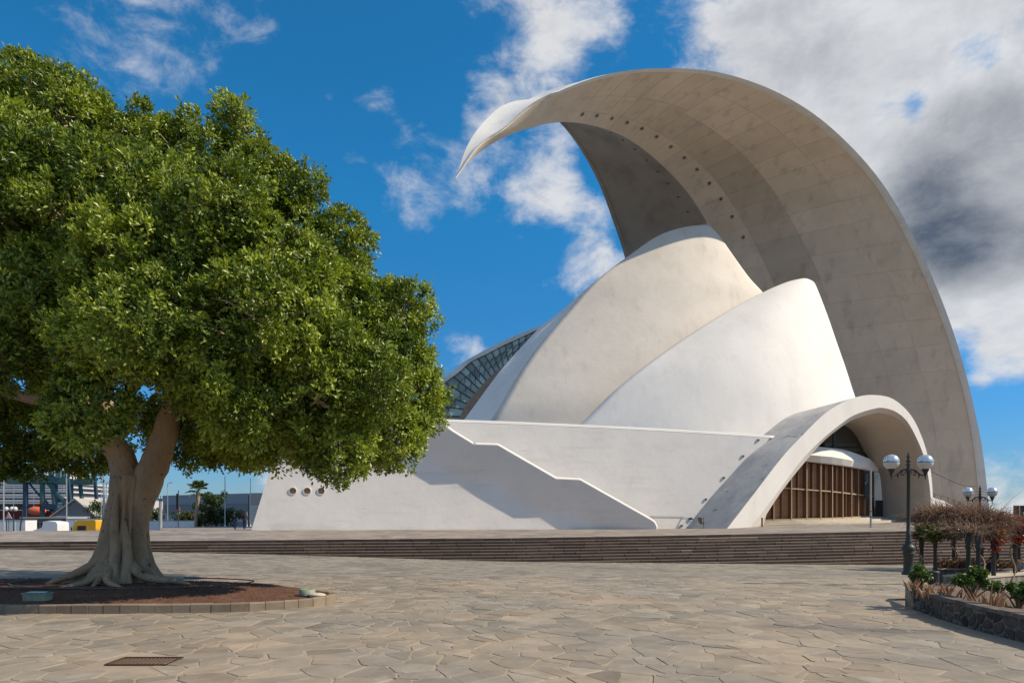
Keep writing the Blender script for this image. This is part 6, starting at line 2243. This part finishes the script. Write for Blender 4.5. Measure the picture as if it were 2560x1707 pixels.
# ship at the quay
Y = 280
O = P(60, 1300, Y); O.z = -3.4
t = thing('ship', 'large ship with white decks and dark red hull moored behind the crane', 'ship', O)
X = lambda u: P(u, 0, Y).x - O.x
Z = lambda v: P(0, v, Y).z - O.z
hp_ = [(-220, 0), (128, 0), (136, .5), (132, 1)]
MB().hexa([Vector((X(-240), 0, 0)), Vector((X(124), 0, 0)), Vector((X(124), 30, 0)), Vector((X(-240), 30, 0))], [Vector((X(-240), -.5, Z(1274))), Vector((X(133), -.5, Z(1276))), Vector((X(133), 31, Z(1276))), Vector((X(-240), 31, Z(1274)))]).build('hull', HULL, t)
lv = [(1272, 150), (1257, 168), (1243, 172), (1229, 176), (1217, 174), (1207, 150)]
for i in range(len(lv) - 1):
    v0, v1 = lv[i][0], lv[i + 1][0]
    ue = lv[i][1] - 8
    MB().box(((X(-230) + X(ue)) / 2, 14, (Z(v0) + Z(v1)) / 2), (X(ue) - X(-230), 24, Z(v1) - Z(v0))).build('cabin_tier', material('ship side', (.18 + .02 * i, .18 + .02 * i, .20 + .02 * i), .6, .3, .25), t)
    MB().box(((X(-232) + X(lv[i][1])) / 2, 13, Z(v1)), (X(lv[i][1]) - X(-232), 29, .6)).build('deck', DECKW, t)
    MB().box(((X(-232) + X(lv[i][1])) / 2, -1.4, Z(v1) + .95), (X(lv[i][1]) - X(-232), .12, .9)).build('deck_rail', DECKW, t)
    for u in range(-10, int(ue), 25):
        MB().box((X(u), -1.2, (Z(v0) + Z(v1)) / 2), (.4, .4, Z(v1) - Z(v0))).build('stanchion', DECKW, t)
MB().box(((X(55) + X(125)) / 2, 14, (Z(1207) + Z(1172)) / 2), (X(125) - X(55), 16, Z(1172) - Z(1207))).build('bridge_house', DECKW, t)
MB().box((X(84), 5.9, Z(1188)), (.9, .3, 2.0)).build('bridge_window', BLACK, t)
MB().ball((X(104), -3.0, Z(1277)), 2.0, 12, 8, (2.0, .8, .9)).build('lifeboat', material('orange lifeboat', (.70, .14, .07), .5, .1, .5), t)

# teal harbour crane
Y = 215
O = P(105, 1320, Y); O.z = QZ
t = thing('harbour_crane', 'tall teal portal crane of steel beams and lattice above the port', 'crane', O)
C = lambda u, v, yy=0: Vector((P(u, v, Y).x, Y + yy, P(u, v, Y).z)) - O
for (p, q, w, m) in (((-60, 1198), (168, 1200), 1.7, TEAL), ((64, 1204), (64, 1325), 1.05, TEALD), ((106, 1190), (106, 1325), 1.0, TEAL), ((130, 1204), (136, 1262), .9, TEAL), ((175, 1260), (166, 1150), .85, TEALD),
                     ((110, 1196), (172, 1268), .8, TEAL), ((72, 1206), (100, 1240), .45, TEALD), ((113, 1250), (130, 1278), .6, TEALD), ((128, 1120), (128, 1200), 1.05, TEAL), ((160, 1110), (168, 1200), .9, TEAL),
                     ((104, 1186), (128, 1145), .45, TEAL), ((120, 1195), (170, 1195), 1.2, TEAL), ((112, 1264), (165, 1266), .5, TEALD), ((100, 1150), (40, 1120), .5, TEAL)):
    MB().beam(C(*p), C(*q), w, w).build('beam', m, t)
    if w > .8:
        MB().beam(C(p[0], p[1], 14), C(q[0], q[1], 14), w, w).build('beam', m, t)
lt = MB()
for i in range(9):
    v0, v1 = 1198 - 9 * i, 1189 - 9 * i
    lt.beam(C(142, v0), C(154, v1), .22).beam(C(154, v0), C(142, v1), .22).beam(C(142, v0), C(154, v0), .2)
lt.beam(C(142, 1198), C(142, 1115), .3).beam(C(154, 1198), C(154, 1115), .3)
lt.build('lattice_mast', TEALD, t)
bm_ = MB()
for i in range(8):
    u0 = 128 - 22 * i
    bm_.beam(C(u0, 1122 - 2 * i), C(u0 - 22, 1113 - 2 * i), .25).beam(C(u0, 1113 - 2 * i), C(u0 - 22, 1122 - 2 * i), .25)
bm_.beam(C(170, 1118), C(-60, 1102), .4).beam(C(170, 1108), C(-60, 1095), .4)
bm_.build('boom', TEAL, t)
MB().box(C(137, 1266), (5.5, 6, 1.4)).build('machinery', TEALD, t)
MB().box(C(150, 1185), (1.6, 2, 2.4)).build('cabin', material('crane cabin', (.10, .20, .22), .5, .1, 1), t)

# poles and lamps
def pole(name, label, cat, u, v0, v1, Y, r, arm=None, group=None):
    b, e = P(u, v1, Y), P(u, v0, Y)
    b.z = min(b.z, 0.9 if u > 385 else QZ) if u > 385 else QZ
    t = thing(name, label, cat, b, group=group)
    h = e.z - b.z
    MB().tube([(0, 0, 0), (0, 0, h * .5), (0, 0, h)], [r, r * .85, r * .65], 10).build('shaft', LAMPP, t)
    MB().lathe([(r * 2.2, 0), (r * 2.2, .1), (r * 1.1, .25)], 10).build('base', LAMPP, t)
    if arm:
        for s in arm:
            x = s / FOC * Y
            MB().tube([(0, 0, h - .1), (x * .5, 0, h + .08), (x, 0, h + .1)], .05, 6).build('arm', LAMPP, t)
            MB().box((x, 0, h + .1), (abs(x) * .5, .25, .12)).build('lamp_head', STEEL, t)
    return t


pole('flagpole', 'thick pale pole left of two beside the tree trunk', 'flagpole', 259.5, 1020, 1322, 76, .125, group='pale poles beside the trunk')
pole('flagpole', 'slightly thinner pale pole nearest the tree trunk at its left', 'flagpole', 279, 1030, 1322, 76, .105, group='pale poles beside the trunk')
g_ = 'street lights in the port'
pole('street_light', 'dark twin headed street light between the two pale poles', 'street light', 266, 1206, 1315, 98, .09, (-12, 11), g_)
pole('street_light', 'thin distant street light left of the pale poles', 'street light', 253, 1218, 1315, 125, .07, (5,), g_)
pole('street_light', 'tall silver pole in front of the ship at the left photo edge', 'street light', 9, 1150, 1310, 80, .09, None, g_)
pole('street_light', 'slender white pole in front of the gabled shed', 'street light', 166.5, 1150, 1310, 96, .09, None, g_)
pole('street_light', 'single headed street light above the left part of warehouse', 'street light', 419, 1207.5, 1306, 118, .07, (9,), g_)
pole('street_light', 'street light pole between palm and warehouse middle', 'street light', 562.5, 1190, 1316, 98, .085, None, g_)
pole('street_light', 'thin dark pole next to the slanted hall corner', 'street light', 626, 1195, 1316, 85, .06, None, g_)
pole('street_light', 'short dark pole standing behind the two walking people', 'street light', 617.5, 1278, 1316, 84, .05, None, g_)
# column with a wide cap by the trunk
b = P(401.5, 1319, 74)
t = thing('vent_column', 'pale round column with a wide flat cap right of the trunk', 'column', b)
h = P(0, 1250, 74).z - b.z
MB().lathe([(.17, 0), (.16, h - .1), (.2, h)], 14).build('shaft', LAMPP, t)
MB().box((0, 0, h + .08), (.62, .5, .14)).build('cap', STEEL, t)
for s in (-.25, 0, .25):
    MB().box((s, 0, h + .3), (.05, .05, .35)).build('spike', STEEL, t)
# traffic sign post
b = P(446, 1319, 74)
t = thing('sign_post', 'dark narrow sign post with small red plate before the warehouse', 'sign', b)
h = P(0, 1225, 74).z - b.z
MB().tube([(0, 0, 0), (0, 0, h)], .055, 8).build('shaft', STEEL, t)
MB().box((-.12, -.06, h * .70), (.16, .06, h * .42)).build('long_plate', BLACK, t)
MB().box((.13, -.06, h * .5), (.14, .05, h * .10)).build('red_plate', material('faded red plate', (.45, .17, .12), .6, .1, 2), t)
# port lamp posts with white globes, warning sign, traffic light
for (u, lab) in ((16, 'white globe lamp post left of the warning sign'), (34, 'white twin globe lamp post right of the warning sign')):
    b = P(u, 1322, 86); b.z = QZ
    t = thing('globe_lamp', lab, 'lamp post', b, group='globe lamps on the port road')
    h = P(0, 1276, 86).z - QZ
    MB().tube([(0, 0, 0), (0, 0, h)], [.09, .05], 8).build('shaft', STEEL, t)
    for s in ((-.22, .22) if u > 20 else (0,)):
        MB().ball((s, 0, h + .2), .26, 12, 8, (1, 1, 1.2)).build('globe', OPAL, t)
b = P(22, 1322, 82); b.z = QZ
t = thing('warning_sign', 'small triangular warning sign on a thin post', 'road sign', b)
h = P(0, 1296, 82).z - QZ
MB().tube([(0, 0, 0), (0, 0, h + .3)], .035, 6).build('post', STEEL, t)
m = MB(); tri = [(-.42, h), (.42, h), (0, h + .78)]
m.hexa([Vector((x, -.06, z)) for x, z in tri], [Vector((x, -.03, z)) for x, z in tri]); m.build('plate', WHITEP, t)
m = MB(); tri = [(-.3, h + .09), (.3, h + .09), (0, h + .62)]
for k in range(3):
    p, q = tri[k], tri[(k + 1) % 3]
    m.beam(Vector((p[0], -.075, p[1])), Vector((q[0], -.075, q[1])), .07, .02)
m.build('red_border', REDP, t)
b = P(49, 1323, 80); b.z = QZ
t = thing('traffic_light', 'traffic light on a curved dark arm before the crane', 'traffic light', b)
h = P(0, 1262, 80).z - QZ
MB().tube([(0, 0, 0), (.1, 0, h * .6), (.4, 0, h * .9), (1.2, 0, h), (2.6, 0, h + .05)], [.09, .08, .07, .06, .05], 8).build('pole', STEEL, t)
MB().box((2.65, -.1, h - .15), (.3, .25, .85)).build('signal_head', BLACK, t)
for k in range(3):
    MB().ball((2.65, -.23, h + .13 - .27 * k), .09, 8, 6, (1, .4, 1)).build('lens', REDP if k == 0 else DARKGLASS, t)

# trees
def far_tree(name, label, cat, u, vb, vt, w_px, Y, mat_, nleaf=2600, size=.32, trunk=True, z0=None, group=None):
    b = P(u, vb, Y)
    if z0 is not None:
        b.z = z0
    t = thing(name, label, cat, b, group=group)
    H = P(u, vt, Y).z - b.z
    W = w_px / FOC * Y
    nb = 26
    bc = np.stack([fr_.normal(size=nb) * W * .24, fr_.normal(size=nb) * W * .24, H * fr_.uniform(.32 if trunk else .18, .90, nb)], 1)
    k = fr_.integers(0, nb, nleaf)
    q = fr_.normal(size=(nleaf, 3)); q /= np.linalg.norm(q, axis=1)[:, None]
    pts = bc[k] + q * (W * .17 * fr_.uniform(.5, 1.05, nleaf))[:, None]
    pts[:, 2] = np.clip(pts[:, 2], .05, H)
    V, F = leaf_cloud(nleaf, pts, size)
    mesh_np('crown', V, F, mat_, t, False, np.repeat(fr_.normal(0, .2, nleaf), 2))
    m = MB().tube([(0, 0, -.3), (.05, 0, H * .3), (0, 0, H * .7)], [W * .04 + .06, W * .03 + .05, .03], 8)
    for c in bc[::4]:
        m.tube([(0, 0, H * .3), tuple(c)], [.06, .02], 5)
    m.build('trunk', BARK, t)


g_ = 'leafy trees beside the warehouse'
far_tree('leafy_tree', 'dark leafy tree behind the pale poles left of the trunk', 'tree', 252, 1312, 1247, 56, 135, FARGREEN, z0=QZ, group=g_)
far_tree('leafy_tree', 'second dark tree half hidden by the big trunk', 'tree', 288, 1312, 1252, 46, 138, FARGREEN, z0=QZ, group=g_)
far_tree('leafy_tree', 'tall dark green tree behind the palm before the warehouse', 'tree', 524, 1316, 1222, 62, 112, FARGREEN, 4200, group=g_)
g_ = 'bushes in front of the warehouse'
far_tree('round_bush', 'low olive bush left of the palm trunk', 'bush', 462, 1317, 1279, 56, 104, OLIVE, 2400, .26, False, group=g_)
far_tree('round_bush', 'yellowish olive bush right beside the palm trunk', 'bush', 524, 1317, 1262, 52, 103, OLIVE, 2600, .28, False, group=g_)
far_tree('round_bush', 'broad dark bush left of the walking people', 'bush', 568, 1317, 1270, 58, 103, FARGREEN, 2800, .26, False, group=g_)
far_tree('round_bush', 'dark undergrowth bush between palm and broad bush', 'bush', 505, 1317, 1283, 60, 105, FARGREEN, 2400, .26, False, group=g_)
far_tree('round_bush', 'dark bush close to the right edge of the trunk', 'bush', 388, 1312, 1268, 34, 120, FARGREEN, 1500, .3, False, group=g_)

# fan palm
b = P(488, 1317, 101)
t = thing('fan_palm', 'fan palm with a leaning trunk in front of the warehouse', 'palm tree', b)
tp = P(496, 1228, 101) - b
MB().tube([Vector((0, 0, -.2)), tp * .35 + Vector((-.02, 0, 0)), tp * .7 + Vector((.03, 0, 0)), tp], [.28, .24, .25, .36], 10).build('trunk', BARK, t)
PALM = leaf_material('palm frond', (0.03, .055, .015), (.12, .15, .05), .2)
prn = random.Random(8)
for k in range(30):
    az = prn.uniform(0, 2 * math.pi); el_ = prn.uniform(-.55, 1.35)
    d = Vector((math.cos(az) * math.cos(el_), math.sin(az) * math.cos(el_), math.sin(el_)))
    Ls = prn.uniform(.9, 1.2); e = tp + d * Ls
    m = MB().tube([tp, tp.lerp(e, .6), e], [.03, .025, .02], 4, caps=False)
    s = d.cross(Vector((0, 0, 1))).normalized() if abs(d.z) < .98 else Vector((1, 0, 0))
    u_ = s.cross(d)
    for j in range(13):
        a = -1.15 + 2.3 * j / 12
        f = d * math.cos(a) + s * math.sin(a)
        l = prn.uniform(.85, 1.15) * (1.0 - .25 * abs(a))
        tip = e + f * l - Vector((0, 0, .28 * l))
        mid = e + f * l * .55
        wv = f.cross(u_).normalized() * .055
        m.add([e, mid + wv, tip, mid - wv], [(0, 1, 2), (0, 2, 3)], prn.gauss(0, .2))
    m.build('frond', PALM, t)

# far low hills across the harbour
hm_ = MB()
hr_ = random.Random(6)
pts_ = [P(u, 1292 - (24 + 10 * math.sin(u * .02) + 8 * math.sin(u * .053 + 1)) * sstep(-400, 60, u) * (1 - sstep(330, 560, u)), 2600) for u in range(-600, 640, 20)]
hm_.grid([[Vector((p.x, p.y - 300, -3.5)) for p in pts_], pts_, [Vector((p.x * 1.2, p.y + 600, -3.5)) for p in pts_]])
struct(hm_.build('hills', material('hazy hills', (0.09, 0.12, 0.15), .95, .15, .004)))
